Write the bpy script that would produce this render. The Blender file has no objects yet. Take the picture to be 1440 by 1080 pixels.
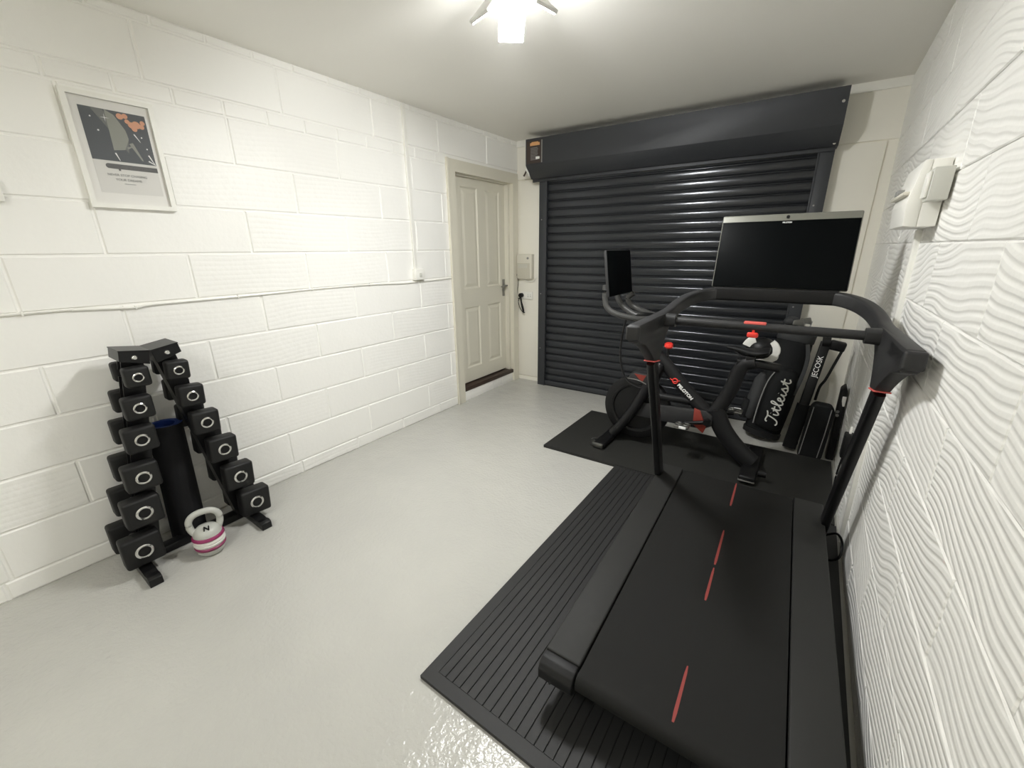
import bpy, bmesh, math, random
from mathutils import Vector, Matrix
random.seed(7)
PI = math.pi
sc = bpy.context.scene
COL = sc.collection

# ------------------------------------------------------------------ materials
def rgb(h):
    h = h.lstrip('#')
    c = [int(h[i:i + 2], 16) / 255 for i in (0, 2, 4)]
    return [x / 12.92 if x <= .04045 else ((x + .055) / 1.055) ** 2.4 for x in c]

def mat(name, color, rough=.5, metal=0., noise=0., nscale=8., bump=0., bscale=60., spec=.5, emit=None, strength=0.):
    m = bpy.data.materials.new(name); m.use_nodes = True
    nt = m.node_tree; b = nt.nodes['Principled BSDF']
    c = rgb(color) if isinstance(color, str) else color
    b.inputs['Base Color'].default_value = (*c, 1)
    b.inputs['Roughness'].default_value = rough
    b.inputs['Metallic'].default_value = metal
    b.inputs['Specular IOR Level'].default_value = spec
    tc = nt.nodes.new('ShaderNodeTexCoord')
    if noise:
        n = nt.nodes.new('ShaderNodeTexNoise'); n.inputs['Scale'].default_value = nscale
        n.inputs['Detail'].default_value = 5
        mx = nt.nodes.new('ShaderNodeMix'); mx.data_type = 'RGBA'
        mx.inputs[6].default_value = (*[x * (1 - noise) for x in c], 1)
        mx.inputs[7].default_value = (*[min(1, x * (1 + noise)) for x in c], 1)
        nt.links.new(tc.outputs['Object'], n.inputs['Vector'])
        nt.links.new(n.outputs['Fac'], mx.inputs[0])
        nt.links.new(mx.outputs[2], b.inputs['Base Color'])
    if bump:
        n2 = nt.nodes.new('ShaderNodeTexNoise'); n2.inputs['Scale'].default_value = bscale
        n2.inputs['Detail'].default_value = 4
        bp = nt.nodes.new('ShaderNodeBump'); bp.inputs['Strength'].default_value = 1
        bp.inputs['Distance'].default_value = bump
        nt.links.new(tc.outputs['Object'], n2.inputs['Vector'])
        nt.links.new(n2.outputs['Fac'], bp.inputs['Height'])
        nt.links.new(bp.outputs['Normal'], b.inputs['Normal'])
    if emit is not None:
        b.inputs['Emission Color'].default_value = (*(rgb(emit) if isinstance(emit, str) else emit), 1)
        b.inputs['Emission Strength'].default_value = strength
    return m

def block_mat(name, color, amp, lines, period, wob, smooth_share, jit=.5, low=.12):
    """painted block with combed wavy key lines, phase and depth varied block by block"""
    m = mat(name, color, .45)
    nt = m.node_tree; b = nt.nodes['Principled BSDF']; L = nt.links
    N = lambda t: nt.nodes.new('ShaderNode' + t)
    tc = N('TexCoord'); geo = N('NewGeometry')
    rnd = geo.outputs['Random Per Island']
    def math_(op, a, b_=None, c=None):
        n = N('Math'); n.operation = op
        for i, v in enumerate((a, b_, c)):
            if v is None: continue
            if isinstance(v, (int, float)): n.inputs[i].default_value = v
            else: L.new(v, n.inputs[i])
        return n.outputs[0]
    off = N('CombineXYZ'); L.new(math_('MULTIPLY', rnd, 37.), off.inputs[0])
    L.new(math_('MULTIPLY', rnd, 91.), off.inputs[1])
    va = N('VectorMath'); va.operation = 'ADD'
    L.new(tc.outputs['Object'], va.inputs[0]); L.new(off.outputs[0], va.inputs[1])
    ns = N('TexNoise'); ns.inputs['Scale'].default_value = 2.6; ns.inputs['Detail'].default_value = .6
    L.new(va.outputs[0], ns.inputs['Vector'])
    sep = N('SeparateXYZ'); L.new(tc.outputs['Object'], sep.inputs[0])
    warped = math_('ADD', sep.outputs[2], math_('MULTIPLY', math_('SUBTRACT', ns.outputs['Fac'], .5), wob))
    tilt = math_('MULTIPLY', math_('SUBTRACT', rnd, .5), jit)
    warped = math_('ADD', warped, math_('MULTIPLY', sep.outputs[1], tilt))
    wv = math_('SINE', math_('MULTIPLY', warped, 2 * PI / period))
    wv = math_('SMOOTH_MIN', wv, .35, .5)
    r2 = math_('FRACT', math_('MULTIPLY', rnd, 57.31))
    gain = N('MapRange'); gain.inputs[1].default_value = smooth_share; gain.inputs[2].default_value = min(.99, smooth_share + .35)
    gain.inputs[3].default_value = low; gain.inputs[4].default_value = 1
    L.new(r2, gain.inputs[0])
    h1 = math_('MULTIPLY', math_('MULTIPLY', wv, gain.outputs[0]), lines)
    nf = N('TexNoise'); nf.inputs['Scale'].default_value = 45; nf.inputs['Detail'].default_value = 4
    L.new(tc.outputs['Object'], nf.inputs['Vector'])
    nl = N('TexNoise'); nl.inputs['Scale'].default_value = 5; nl.inputs['Detail'].default_value = 2
    L.new(tc.outputs['Object'], nl.inputs['Vector'])
    h = math_('ADD', h1, math_('MULTIPLY', nf.outputs['Fac'], amp))
    h = math_('ADD', h, math_('MULTIPLY', nl.outputs['Fac'], amp * 4))
    bp = N('Bump'); bp.inputs['Strength'].default_value = 1; bp.inputs['Distance'].default_value = 1
    L.new(h, bp.inputs['Height']); L.new(bp.outputs['Normal'], b.inputs['Normal'])
    return m

WHITE = '#f5f4f0'
M = {}
M['wall'] = block_mat('painted_block', WHITE, .0009, .0004, .026, .05, .45, .10)
M['ripple'] = block_mat('painted_block_rippled', '#f7f6f2', .0009, .0016, .0250, .14, .0, .5, .55)
M['plaster'] = mat('painted_plaster', '#efece2', .55, noise=.02, nscale=3, bump=.0006, bscale=25)
M['ceil'] = mat('ceiling_paint', '#f3f1eb', .75, noise=.015, nscale=2, bump=.0004, bscale=40)
M['gloss_white'] = mat('gloss_paint', '#ddd9cb', .32, noise=.015, nscale=3)
M['door_paint'] = mat('door_paint', '#dedacb', .38, bump=.0002, bscale=90)
M['plastic'] = mat('white_plastic', '#efeee8', .35)
M['cream'] = mat('cream_plastic', '#d9d5c8', .4)
M['cream2'] = mat('cream_plastic_lower', '#c6c2b4', .4)
M['greyplastic'] = mat('grey_plastic', '#c9c9c2', .42)
M['anth'] = mat('anthracite_metal', '#393b3f', .5, .2, noise=.06, nscale=30)
M['slat'] = mat('anthracite_slat', '#34363a', .18, .42, noise=.015, nscale=12)
M['anthdark'] = mat('anthracite_underside', '#2a2c30', .5)
M['brown'] = mat('dark_wood', '#3a2c24', .5, noise=.2, nscale=20)
M['chrome'] = mat('chrome', '#d6d6d4', .16, 1.)
M['steel'] = mat('brushed_steel', '#9a9a98', .3, 1.)
M['rubber'] = mat('black_rubber', '#171718', .55, spec=.3, noise=.12, nscale=60, bump=.0003, bscale=400)
M['mat_rib'] = mat('ribbed_rubber', '#272727', .55, spec=.35, noise=.1, nscale=60, bump=.0002, bscale=500)
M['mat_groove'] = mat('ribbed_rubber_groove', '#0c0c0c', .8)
M['bikemat'] = mat('exercise_mat', '#272725', .65, spec=.3, noise=.08, nscale=200, bump=.0002, bscale=600)
M['charcoal'] = mat('charcoal_powder_coat', '#2b2b2c', .5, spec=.35, noise=.05, nscale=250, bump=.00015, bscale=900)
M['rail'] = mat('rail_plastic', '#282827', .6, spec=.3, noise=.06, nscale=250, bump=.0002, bscale=900)
M['belt'] = mat('running_belt', '#191918', .75, spec=.25, noise=.1, nscale=300, bump=.0002, bscale=700)
M['blackmetal'] = mat('black_metal', '#141415', .35, .1, spec=.35)
M['black'] = mat('black_plastic', '#0f0f10', .45, spec=.3)
M['shroud'] = mat('satin_black', '#19191a', .5, spec=.3)
M['screen'] = mat('dark_screen', '#040607', .4, spec=.06)
M['bar_grey'] = mat('bar_grey', '#40403f', .45)
M['silver'] = mat('silver_bezel', '#77776f', .4, .3)
M['red'] = mat('red_accent', '#e23a30', .4)
M['dullred'] = mat('red_marking', '#8e3a35', .7)
M['redguard'] = mat('red_guard', '#7e2d22', .45)
M['coral'] = mat('coral_ring', '#d8605a', .45)
M['fabric'] = mat('bag_fabric', '#1b1c1d', .8, spec=.2, noise=.15, nscale=80, bump=.0008, bscale=40)
M['fabric2'] = mat('bag_fabric_grey', '#38393a', .8, noise=.12, nscale=80, bump=.0008, bscale=40)
M['thread'] = mat('white_embroidery', '#dcdcd6', .7)
M['paint_white'] = mat('white_print', '#f0f0ee', .5)
M['greyline'] = mat('grey_print', '#8a8a88', .6)
M['kb_grey'] = mat('kettlebell_grey', '#b9bab4', .35)
M['kb_pink'] = mat('kettlebell_magenta', '#8e2d5c', .38)
M['kb_white'] = mat('kettlebell_white', '#e6e5df', .4)
M['blue'] = mat('blue_foam', '#163a86', .6)
M['foam'] = mat('black_foam', '#1d1d1f', .8, spec=.2, noise=.1, nscale=100, bump=.0004, bscale=200)
M['hex'] = mat('dumbbell_rubber', '#1b1b1b', .5, spec=.3, noise=.08, nscale=80, bump=.0003, bscale=120)
M['paper'] = mat('print_paper', '#dedcd7', .6)
M['mount'] = mat('mount_card', '#eceae5', .7)
M['night'] = mat('print_night', '#5d6063', .6, noise=.06, nscale=60)
M['beam'] = mat('print_beam', '#9a9b92', .6)
M['beam2'] = mat('print_beam_dim', '#7b7d7a', .6)
M['cloud'] = mat('print_orange', '#dba486', .6)
M['ink'] = mat('print_ink', '#666564', .6)
M['stickerbrown'] = mat('sticker_dark', '#3b2f2a', .5)
M['sticker_orange'] = mat('sticker_orange', '#d6a06c', .5)
M['glass'] = mat('glazing', '#ffffff', .05)
_nt = M['glass'].node_tree; _b = _nt.nodes['Principled BSDF']
_tr = _nt.nodes.new('ShaderNodeBsdfTransparent'); _mx = _nt.nodes.new('ShaderNodeMixShader'); _fr = _nt.nodes.new('ShaderNodeFresnel'); _fr.inputs[0].default_value = 1.25
_gl = _nt.nodes.new('ShaderNodeBsdfGlossy'); _gl.inputs['Roughness'].default_value = .08
_nt.links.new(_fr.outputs[0], _mx.inputs[0]); _nt.links.new(_tr.outputs[0], _mx.inputs[1]); _nt.links.new(_gl.outputs[0], _mx.inputs[2])
_nt.links.new(_mx.outputs[0], _nt.nodes['Material Output'].inputs['Surface'])
M['lamp_back'] = mat('lamp_housing', '#e8e8e6', .4)
M['led'] = mat('led_panel', '#ffffff', .5, emit=(.98, .985, .972), strength=305)
M['led_fill'] = mat('led_panel_fill', '#ffffff', .5, emit=(.98, .985, .972), strength=105)  # weaker emitter for the fill lamp added behind the camera

def floor_mat():
    m = mat('painted_concrete', '#aeaca6', .16)
    nt = m.node_tree; b = nt.nodes['Principled BSDF']; L = nt.links
    tc = nt.nodes.new('ShaderNodeTexCoord')
    n = nt.nodes.new('ShaderNodeTexNoise'); n.inputs['Scale'].default_value = 1.6; n.inputs['Detail'].default_value = 6
    r = nt.nodes.new('ShaderNodeValToRGB')
    r.color_ramp.elements[0].position = .3; r.color_ramp.elements[0].color = (*rgb('#b6b5b0'), 1)
    r.color_ramp.elements[1].position = .75; r.color_ramp.elements[1].color = (*rgb('#bebdb7'), 1)
    L.new(tc.outputs['Object'], n.inputs['Vector']); L.new(n.outputs['Fac'], r.inputs[0])
    # small chips
    v = nt.nodes.new('ShaderNodeTexVoronoi'); v.inputs['Scale'].default_value = 3.2
    L.new(tc.outputs['Object'], v.inputs['Vector'])
    lt = nt.nodes.new('ShaderNodeMath'); lt.operation = 'LESS_THAN'; lt.inputs[1].default_value = .014
    L.new(v.outputs['Distance'], lt.inputs[0])
    mx = nt.nodes.new('ShaderNodeMix'); mx.data_type = 'RGBA'
    L.new(lt.outputs[0], mx.inputs[0]); L.new(r.outputs[0], mx.inputs[6]); mx.inputs[7].default_value = (*rgb('#a5a39c'), 1)
    L.new(mx.outputs[2], b.inputs['Base Color'])
    a = nt.nodes.new('ShaderNodeTexNoise'); a.inputs['Scale'].default_value = 62; a.inputs['Detail'].default_value = 3
    c = nt.nodes.new('ShaderNodeTexNoise'); c.inputs['Scale'].default_value = 7
    L.new(tc.outputs['Object'], a.inputs['Vector']); L.new(tc.outputs['Object'], c.inputs['Vector'])
    ad = nt.nodes.new('ShaderNodeMath'); ad.operation = 'MULTIPLY_ADD'; ad.inputs[1].default_value = 2.0
    L.new(c.outputs['Fac'], ad.inputs[0]); L.new(a.outputs['Fac'], ad.inputs[2])
    bp = nt.nodes.new('ShaderNodeBump'); bp.inputs['Distance'].default_value = .0030
    L.new(ad.outputs[0], bp.inputs['Height']); L.new(bp.outputs['Normal'], b.inputs['Normal'])
    return m
M['floor'] = floor_mat()

# ------------------------------------------------------------------ mesh helpers
V = Vector
class MB:
    def __init__(s): s.bm = bmesh.new()
    def _join(s, b, mtx=None):
        if mtx is not None: bmesh.ops.transform(b, matrix=mtx, verts=b.verts)
        me = bpy.data.meshes.new('tmp'); b.to_mesh(me); b.free()
        s.bm.from_mesh(me); bpy.data.meshes.remove(me); return s
    def box(s, lo, hi, bev=0., seg=2, rot=None, mi=0):
        lo, hi = V(lo), V(hi); c = (lo + hi) / 2; d = hi - lo
        b = bmesh.new(); bmesh.ops.create_cube(b, size=1)
        bmesh.ops.scale(b, vec=d, verts=b.verts)
        if bev: bmesh.ops.bevel(b, geom=b.edges[:], offset=min(bev, min(abs(x) for x in d) * .49), segments=seg, affect='EDGES', profile=.5)
        for f in b.faces: f.material_index = mi
        m = Matrix.Translation(c)
        if rot is not None: m = m @ rot.to_4x4()
        return s._join(b, m)
    def prism(s, pts, d, bev=0., seg=2, mi=0):
        """pts: planar 3-D loop, extruded by vector d"""
        b = bmesh.new(); d = V(d)
        v0 = [b.verts.new(V(p)) for p in pts]; v1 = [b.verts.new(V(p) + d) for p in pts]
        n = len(pts)
        b.faces.new(v0[::-1]); b.faces.new(v1)
        for i in range(n): b.faces.new((v0[i], v0[(i + 1) % n], v1[(i + 1) % n], v1[i]))
        bmesh.ops.recalc_face_normals(b, faces=b.faces)
        if bev: bmesh.ops.bevel(b, geom=b.edges[:], offset=bev, segments=seg, affect='EDGES', profile=.5, clamp_overlap=True)
        for f in b.faces: f.material_index = mi
        return s._join(b)
    def quad(s, pts, mi=0):
        f = s.bm.faces.new([s.bm.verts.new(V(p)) for p in pts]); f.material_index = mi; return s
    def sweep(s, path, prof, up=(0, 0, 1), closed=False, scales=None, cap=True, mi=0):
        """prof: 2-D loop (side, up) swept along path"""
        P = [V(p) for p in path]; n = len(P); up = V(up); rings = []
        for i, p in enumerate(P):
            if closed: t = P[(i + 1) % n] - P[i - 1]
            else: t = P[min(i + 1, n - 1)] - P[max(i - 1, 0)]
            t.normalize()
            u = up - t * up.dot(t)
            if u.length < 1e-4: u = V((1, 0, 0)) - t * t.x
            u.normalize(); r = t.cross(u)
            k = scales[i] if scales else 1
            ks, ku = k if isinstance(k, tuple) else (k, k)
            rings.append([s.bm.verts.new(p + r * a * ks + u * c * ku) for a, c in prof])
        m = len(prof); fs = []
        for i in range(n if closed else n - 1):
            A, B = rings[i], rings[(i + 1) % n]
            for j in range(m): fs.append(s.bm.faces.new((A[j], A[(j + 1) % m], B[(j + 1) % m], B[j])))
        if cap and not closed: fs.append(s.bm.faces.new(rings[0][::-1])); fs.append(s.bm.faces.new(rings[-1]))
        for f in fs: f.material_index = mi
        return s
    def tube(s, path, r, n=12, closed=False, smooth=0, mi=0, scales=None, flat=1., up=(0, 0, 1)):
        if smooth: path = curve(path, smooth, closed)
        prof = [(math.cos(2 * PI * k / n) * r, math.sin(2 * PI * k / n) * r * flat) for k in range(n)]
        if isinstance(scales, list) and smooth: 
            q = len(path); o = len(scales)
            scales = [scales[min(o - 1, int(i / (q - 1) * (o - 1)))] * (1 - (i / (q - 1) * (o - 1)) % 1) + scales[min(o - 1, int(i / (q - 1) * (o - 1)) + 1)] * ((i / (q - 1) * (o - 1)) % 1) for i in range(q)]
        return s.sweep(path, prof, up, closed, scales, True, mi)
    def cyl(s, a, b, r, r2=None, n=24, mi=0):
        a, b = V(a), V(b); r2 = r if r2 is None else r2
        return s.sweep([a, b], [(math.cos(2 * PI * k / n), math.sin(2 * PI * k / n)) for k in range(n)], scales=[r, r2], mi=mi)
    def lathe(s, prof, c=(0, 0, 0), axis='z', n=32, cap=True, mi=0):
        c = V(c); rings = []
        def P(r, h, a):
            x, y = r * math.cos(a), r * math.sin(a)
            return c + V({'z': (x, y, h), 'x': (h, x, y), 'y': (x, h, y)}[axis])
        for r, h in prof: rings.append([s.bm.verts.new(P(r, h, 2 * PI * k / n)) for k in range(n)])
        fs = []
        for A, B in zip(rings, rings[1:]):
            for j in range(n): fs.append(s.bm.faces.new((A[j], A[(j + 1) % n], B[(j + 1) % n], B[j])))
        if cap:
            fs.append(s.bm.faces.new(rings[0])); fs.append(s.bm.faces.new(rings[-1]))
        for f in fs: f.material_index = mi
        return s
    def ball(s, c, r, sc_=(1, 1, 1), n=20, rot=None, mi=0):
        b = bmesh.new(); bmesh.ops.create_uvsphere(b, u_segments=n, v_segments=n // 2 + 2, radius=r)
        bmesh.ops.scale(b, vec=sc_, verts=b.verts)
        for f in b.faces: f.material_index = mi
        m = Matrix.Translation(V(c))
        if rot is not None: m = m @ rot.to_4x4()
        return s._join(b, m)
    def torus(s, c, R, r, axis='z', n=32, k=10, mi=0):
        pts = []
        for i in range(n):
            a = 2 * PI * i / n; x, y = R * math.cos(a), R * math.sin(a)
            pts.append(V(c) + V({'z': (x, y, 0), 'x': (0, x, y), 'y': (x, 0, y)}[axis]))
        up = {'z': (0, 0, 1), 'x': (1, 0, 0), 'y': (0, 1, 0)}[axis]
        return s.tube(pts, r, k, True, up=up, mi=mi)
    def build(s, name, m, parent=None, ang=35, loc=None, offset=None):
        bmesh.ops.recalc_face_normals(s.bm, faces=s.bm.faces)
        if offset is not None: bmesh.ops.translate(s.bm, vec=V(offset), verts=s.bm.verts)
        for f in s.bm.faces: f.smooth = True
        lim = math.radians(ang)
        for e in s.bm.edges:
            e.smooth = len(e.link_faces) == 2 and e.calc_face_angle(PI) < lim
        me = bpy.data.meshes.new(name); s.bm.to_mesh(me); s.bm.free()
        for x in (m if isinstance(m, list) else [m]): me.materials.append(x)
        o = bpy.data.objects.new(name, me); COL.objects.link(o)
        if loc is not None: o.location = loc
        if parent is not None: o.parent = parent
        return o

def curve(pts, k=6, closed=False):
    P = [V(p) for p in pts]; n = len(P); out = []
    for i in range(n if closed else n - 1):
        a, b, c, d = (P[(i - 1) % n], P[i], P[(i + 1) % n], P[(i + 2) % n]) if closed else (P[max(i - 1, 0)], P[i], P[i + 1], P[min(i + 2, n - 1)])
        for j in range(k):
            t = j / k
            out.append(.5 * ((2 * b) + (c - a) * t + (2 * a - 5 * b + 4 * c - d) * t * t + (3 * b - a - 3 * c + d) * t ** 3))
    if not closed: out.append(P[-1])
    return out
def rrect(w, h, r, k=3):
    out = []
    for cx, cy, a0 in ((w / 2 - r, h / 2 - r, 0), (-w / 2 + r, h / 2 - r, 90), (-w / 2 + r, -h / 2 + r, 180), (w / 2 - r, -h / 2 + r, 270)):
        for j in range(k + 1):
            a = math.radians(a0 + 90 * j / k); out.append((cx + r * math.cos(a), cy + r * math.sin(a)))
    return out
def tag(o, label=None, cat=None, group=None, kind=None):
    if label: o['label'] = label
    if cat: o['category'] = cat
    if group: o['group'] = group
    if kind: o['kind'] = kind
    return o
def mitre(mb, P, u0, u1, v0, v1, w, d0, d1, sides='lrtb'):
    """frame bars with mitred corners; P(u, v, d) maps to 3-D; w may be one width or (l, r, t, b)"""
    l, r, t, b = (w,) * 4 if isinstance(w, (int, float)) else w
    q = {'l': [(u0, v0), (u0 + l, v0 + b), (u0 + l, v1 - t), (u0, v1)], 'r': [(u1, v0), (u1, v1), (u1 - r, v1 - t), (u1 - r, v0 + b)],
         't': [(u0, v1), (u0 + l, v1 - t), (u1 - r, v1 - t), (u1, v1)], 'b': [(u0, v0), (u1, v0), (u1 - r, v0 + b), (u0 + l, v0 + b)]}
    for k in sides:
        pts = [P(u, v, d0) for u, v in q[k]]; mb.prism(pts, P(q[k][0][0], q[k][0][1], d1) - pts[0])
    return mb
def empty(name, loc, label, cat, rz=0., group=None, kind=None):
    o = bpy.data.objects.new(name, None); o.empty_display_size = .1; COL.objects.link(o)
    o.location = loc; o.rotation_euler = (0, 0, rz)
    return tag(o, label, cat, group, kind)
def text(name, body, size, m, mtx, parent=None, extrude=.0006, align='CENTER', shear=0., bold=0.):
    cu = bpy.data.curves.new('t', 'FONT'); cu.body = body; cu.size = size; cu.extrude = extrude
    cu.align_x = align; cu.align_y = 'CENTER'; cu.shear = shear; cu.offset = bold
    ob = bpy.data.objects.new('t', cu); COL.objects.link(ob)
    bpy.context.view_layer.update()
    me = bpy.data.meshes.new_from_object(ob.evaluated_get(bpy.context.evaluated_depsgraph_get()))
    bpy.data.objects.remove(ob); me.transform(mtx); me.materials.clear(); me.materials.append(m)
    o = bpy.data.objects.new(name, me); COL.objects.link(o)
    if parent is not None: o.parent = parent
    return o
def frame_mtx(o, x, y):
    """matrix whose local x, y axes point along x, y at origin o"""
    x = V(x).normalized(); z = x.cross(V(y)).normalized(); y = z.cross(x)
    m = Matrix((x, y, z)).transposed().to_4x4(); m.translation = V(o); return m

# ------------------------------------------------------------------ the room
H = 2.46; Y0 = -1.9
# back wall is slightly out of square
BW = math.atan(.048)
def yb(x): return 3.83 + .048 * x
def xr(z): return 2.978 - .0187 * z        # the right wall leans a touch

mb = MB(); mb.box((-.3, Y0 - .1, -.1), (3.2, 4.15, 0)); o = mb.build('floor', M['floor'])
tag(o, 'grey gloss painted concrete floor of the garage', 'floor', kind='structure')
mb = MB(); mb.box((-.3, Y0 - .1, H), (3.2, 4.15, H + .1)); o = mb.build('ceiling', M['ceil'])
tag(o, 'plain white painted ceiling with the bright lamp', 'ceiling', kind='structure')

def block_face(mb, P, u0, u1, z0, z1, gap=.004, bev=.005, dep=.006):
    """one proud block face; P(u, z, d) gives the point at depth d in front of the wall's back plane"""
    a0, a1, c0, c1 = u0 + gap, u1 - gap, z0 + gap * .8, z1 - gap * .8
    if a1 - a0 < .02 or c1 - c0 < .02: return
    jit = random.uniform(-.0010, .0010)
    o = [P(a0, c0, 0), P(a1, c0, 0), P(a1, c1, 0), P(a0, c1, 0)]
    i = [P(a0 + bev, c0 + bev, dep + jit), P(a1 - bev, c0 + bev, dep + jit), P(a1 - bev, c1 - bev, dep + jit), P(a0 + bev, c1 - bev, dep + jit)]
    vo = [mb.bm.verts.new(p) for p in o]; vi = [mb.bm.verts.new(p) for p in i]
    mb.bm.faces.new(vi)
    for k in range(4): mb.bm.faces.new((vo[k], vo[(k + 1) % 4], vi[(k + 1) % 4], vi[k]))

# left wall: measured courses and joints, opening for the side door
DY0, DY1, DZ = 2.775, 3.80, 2.165
mb = MB()
PL = lambda u, z, d: V((-.006 + d, u, z))
zc = [.0884 + .225 * k for k in range(9)]
rows = [(0, zc[0], 1.64, .442)]
for k in range(8): rows.append((zc[k], zc[k + 1], 1.768 if k % 2 == 0 else 1.452, .6229))
rows += [(zc[8], 2.114, 1.768, .6229), (2.114, 2.190, .71, .2157), (2.190, 2.418, 1.447, .6229), (2.418, H, 1.55, .2157)]
for (z0, z1, j0, p) in rows:
    y = j0 - p * math.ceil((j0 - Y0) / p)
    while y < 3.83:
        a, b = max(y, Y0), min(y + p, 3.83)
        if z0 < DZ - .03:
            if a < DY0 + .03 and b > DY0 + .03: b = DY0 + .03
            elif a >= DY0 + .03: a = b
        if b > a: block_face(mb, PL, a, b, z0, z1)
        y += p
# backing with the door hole
mb.box((-.2, Y0 - .1, -.05), (-.006, DY0 + .04, H + .05)); mb.box((-.2, DY0 + .04, 2.12), (-.006, 4.0, H + .05)); mb.box((-.2, 3.76, -.05), (-.006, 4.0, 2.12))
mb.box((-.2, DY0 + .04, -.05), (-.006, 3.76, .05))
o = mb.build('wall_left', M['wall'], ang=20)
tag(o, 'white painted block wall with the poster and the door', 'wall', kind='structure')

# right wall: rippled blocks
mb = MB()
PR = lambda u, z, d: V((xr(z) + .0045 - d, u, z))
z = 1.238 - .2145 * 6
k = 0
while z < H:
    z0, z1 = max(z, 0), min(z + .2145, H)
    y = 1.344 - .6229 * 6 + (.311 if k % 2 else 0)
    while y < 4.05:
        a, b = max(y, Y0), min(y + .6229, 4.02)
        if b > a and z1 - z0 > .02: block_face(mb, PR, a, b, z0, z1, gap=.0015, bev=.004, dep=.0035)
        y += .6229
    z += .2145; k += 1
mb.prism([(xr(0) + .006, Y0 - .1, -.05), (xr(H) + .006, Y0 - .1, H + .05), (3.2, Y0 - .1, H + .05), (3.2, Y0 - .1, -.05)], (0, 6.1, 0))
o = mb.build('wall_right', M['ripple'], ang=20)
tag(o, 'white wall of rippled keyed blocks beside the treadmill', 'wall', kind='structure')

# back wall and its boards (local frame: u along the wall, o out into the room)
def B(u, z, o=0.):
    c, s = math.cos(BW), math.sin(BW)
    return V((u * c + o * s, 3.83 + u * s - o * c, z))
def bbox(mb, u0, u1, z0, z1, o0, o1, bev=0.):
    lo, hi = V((u0, -o1, z0)), V((u1, -o0, z1))
    t = MB(); t.box(lo, hi, bev)
    me = bpy.data.meshes.new('t'); t.bm.to_mesh(me); t.bm.free()
    me.transform(Matrix.Translation((0, 3.83, 0)) @ Matrix.Rotation(BW, 4, 'Z'))
    mb.bm.from_mesh(me); bpy.data.meshes.remove(me)
mb = MB()
bbox(mb, -.2, 3.2, -.05, H + .05, -.15, 0)
bbox(mb, -.05, .32, .054, 2.102, 0, .016, .001); bbox(mb, 2.50, 2.882, .054, 2.102, 0, .016, .001)
bbox(mb, -.05, .40, 2.113, H, 0, .013); bbox(mb, 2.45, 2.97, 2.113, H, 0, .013); bbox(mb, -.05, .32, 0, .044, 0, .012)
o = mb.build('wall_back', M['plaster'])
tag(o, 'pale plastered end wall around the roller shutter', 'wall', kind='structure')
mb = MB(); bbox(mb, .0, 2.94, 2.405, H, .013, .030, .002); o = mb.build('trim_1', M['plastic'])
tag(o, 'narrow white batten along the top of the end wall', 'trim', kind='structure')
mb = MB(); mb.box((-.3, Y0 - .1, -.05), (3.2, Y0, H + .05)); o = mb.build('wall_front', M['plaster'])
tag(o, 'plain pale wall behind the camera', 'wall', kind='structure')

# ------------------------------------------------------------------ side door
d = empty('door_1', (0, 3.29, 0), 'cream four panel side door in a white frame', 'door', kind='structure')
off = (0, -3.29, 0)
mb = MB()
mitre(mb, lambda u, v, d: V((d, u, v)), DY0, 3.797, 0, DZ, (.088, .089, .093, 0), -.03, .016, 'lrt')
# thin outer moulding
mb.box((0, DY0 - .012, 0), (.022, DY0 + .012, DZ + .004), .003)
mb.build('architrave', M['door_paint'], d, offset=off)
mb = MB()
mb.box((-.13, DY0 + .07, .09), (-.028, DY0 + .098, 2.10), .001); mb.box((-.13, 3.676, .09), (-.028, 3.72, 2.10), .001)
mb.box((-.13, DY0 + .099, 2.062), (-.028, 3.675, 2.10), .001)
mb.build('jamb', M['gloss_white'], d, offset=off)
mb = MB(); mb.box((-.13, DY0 + .086, .098), (.004, 3.708, .136), .002); mb.build('threshold', M['brown'], d, offset=off)
mb = MB(); mb.box((-.1, DY0 + .086, 0), (-.002, 3.70, .097), .001)
for y in (2.945, 3.50, 3.33): mb.box((-.003, y, .0), (-.0005, y + .008, .095))
mb.build('step_riser', M['wall'], d, offset=off)
# leaf with four pressed panels
mb = MB(); X1 = -.072
panels = [(3.012, 3.248, 1.085, 1.985), (3.362, 3.586, 1.085, 1.985), (3.012, 3.238, .295, .905), (3.362, 3.586, .295, .905)]
ys = [2.872, 3.012, 3.245, 3.362, 3.586, 3.677]; 
L0, L1, Zb, Zt = 2.874, 3.676, .150, 2.062
def rect_ring(mb, r0, x0, r1, x1):
    a = [V((x0, r0[0], r0[2])), V((x0, r0[1], r0[2])), V((x0, r0[1], r0[3])), V((x0, r0[0], r0[3]))]
    b = [V((x1, r1[0], r1[2])), V((x1, r1[1], r1[2])), V((x1, r1[1], r1[3])), V((x1, r1[0], r1[3]))]
    for k in range(4): mb.quad((a[k], a[(k + 1) % 4], b[(k + 1) % 4], b[k]))
def inset(r, t): return (r[0] + t, r[1] - t, r[2] + t, r[3] - t)
mb.box((X1 - .04, L0, Zb), (X1 - .012, L1, Zt))
for r in panels:
    rect_ring(mb, r, X1, inset(r, .012), X1 - .010); rect_ring(mb, inset(r, .012), X1 - .010, inset(r, .020), X1 - .010)
    rect_ring(mb, inset(r, .020), X1 - .010, inset(r, .046), X1 - .003)
    q = inset(r, .046); mb.quad([(X1 - .003, q[0], q[2]), (X1 - .003, q[1], q[2]), (X1 - .003, q[1], q[3]), (X1 - .003, q[0], q[3])])
for (a, b, c, e) in [(L0, 3.012, Zb, Zt), (3.248, 3.362, Zb, Zt), (3.586, L1, Zb, Zt)]:
    mb.quad([(X1, a, c), (X1, b, c), (X1, b, e), (X1, a, e)])
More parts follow.
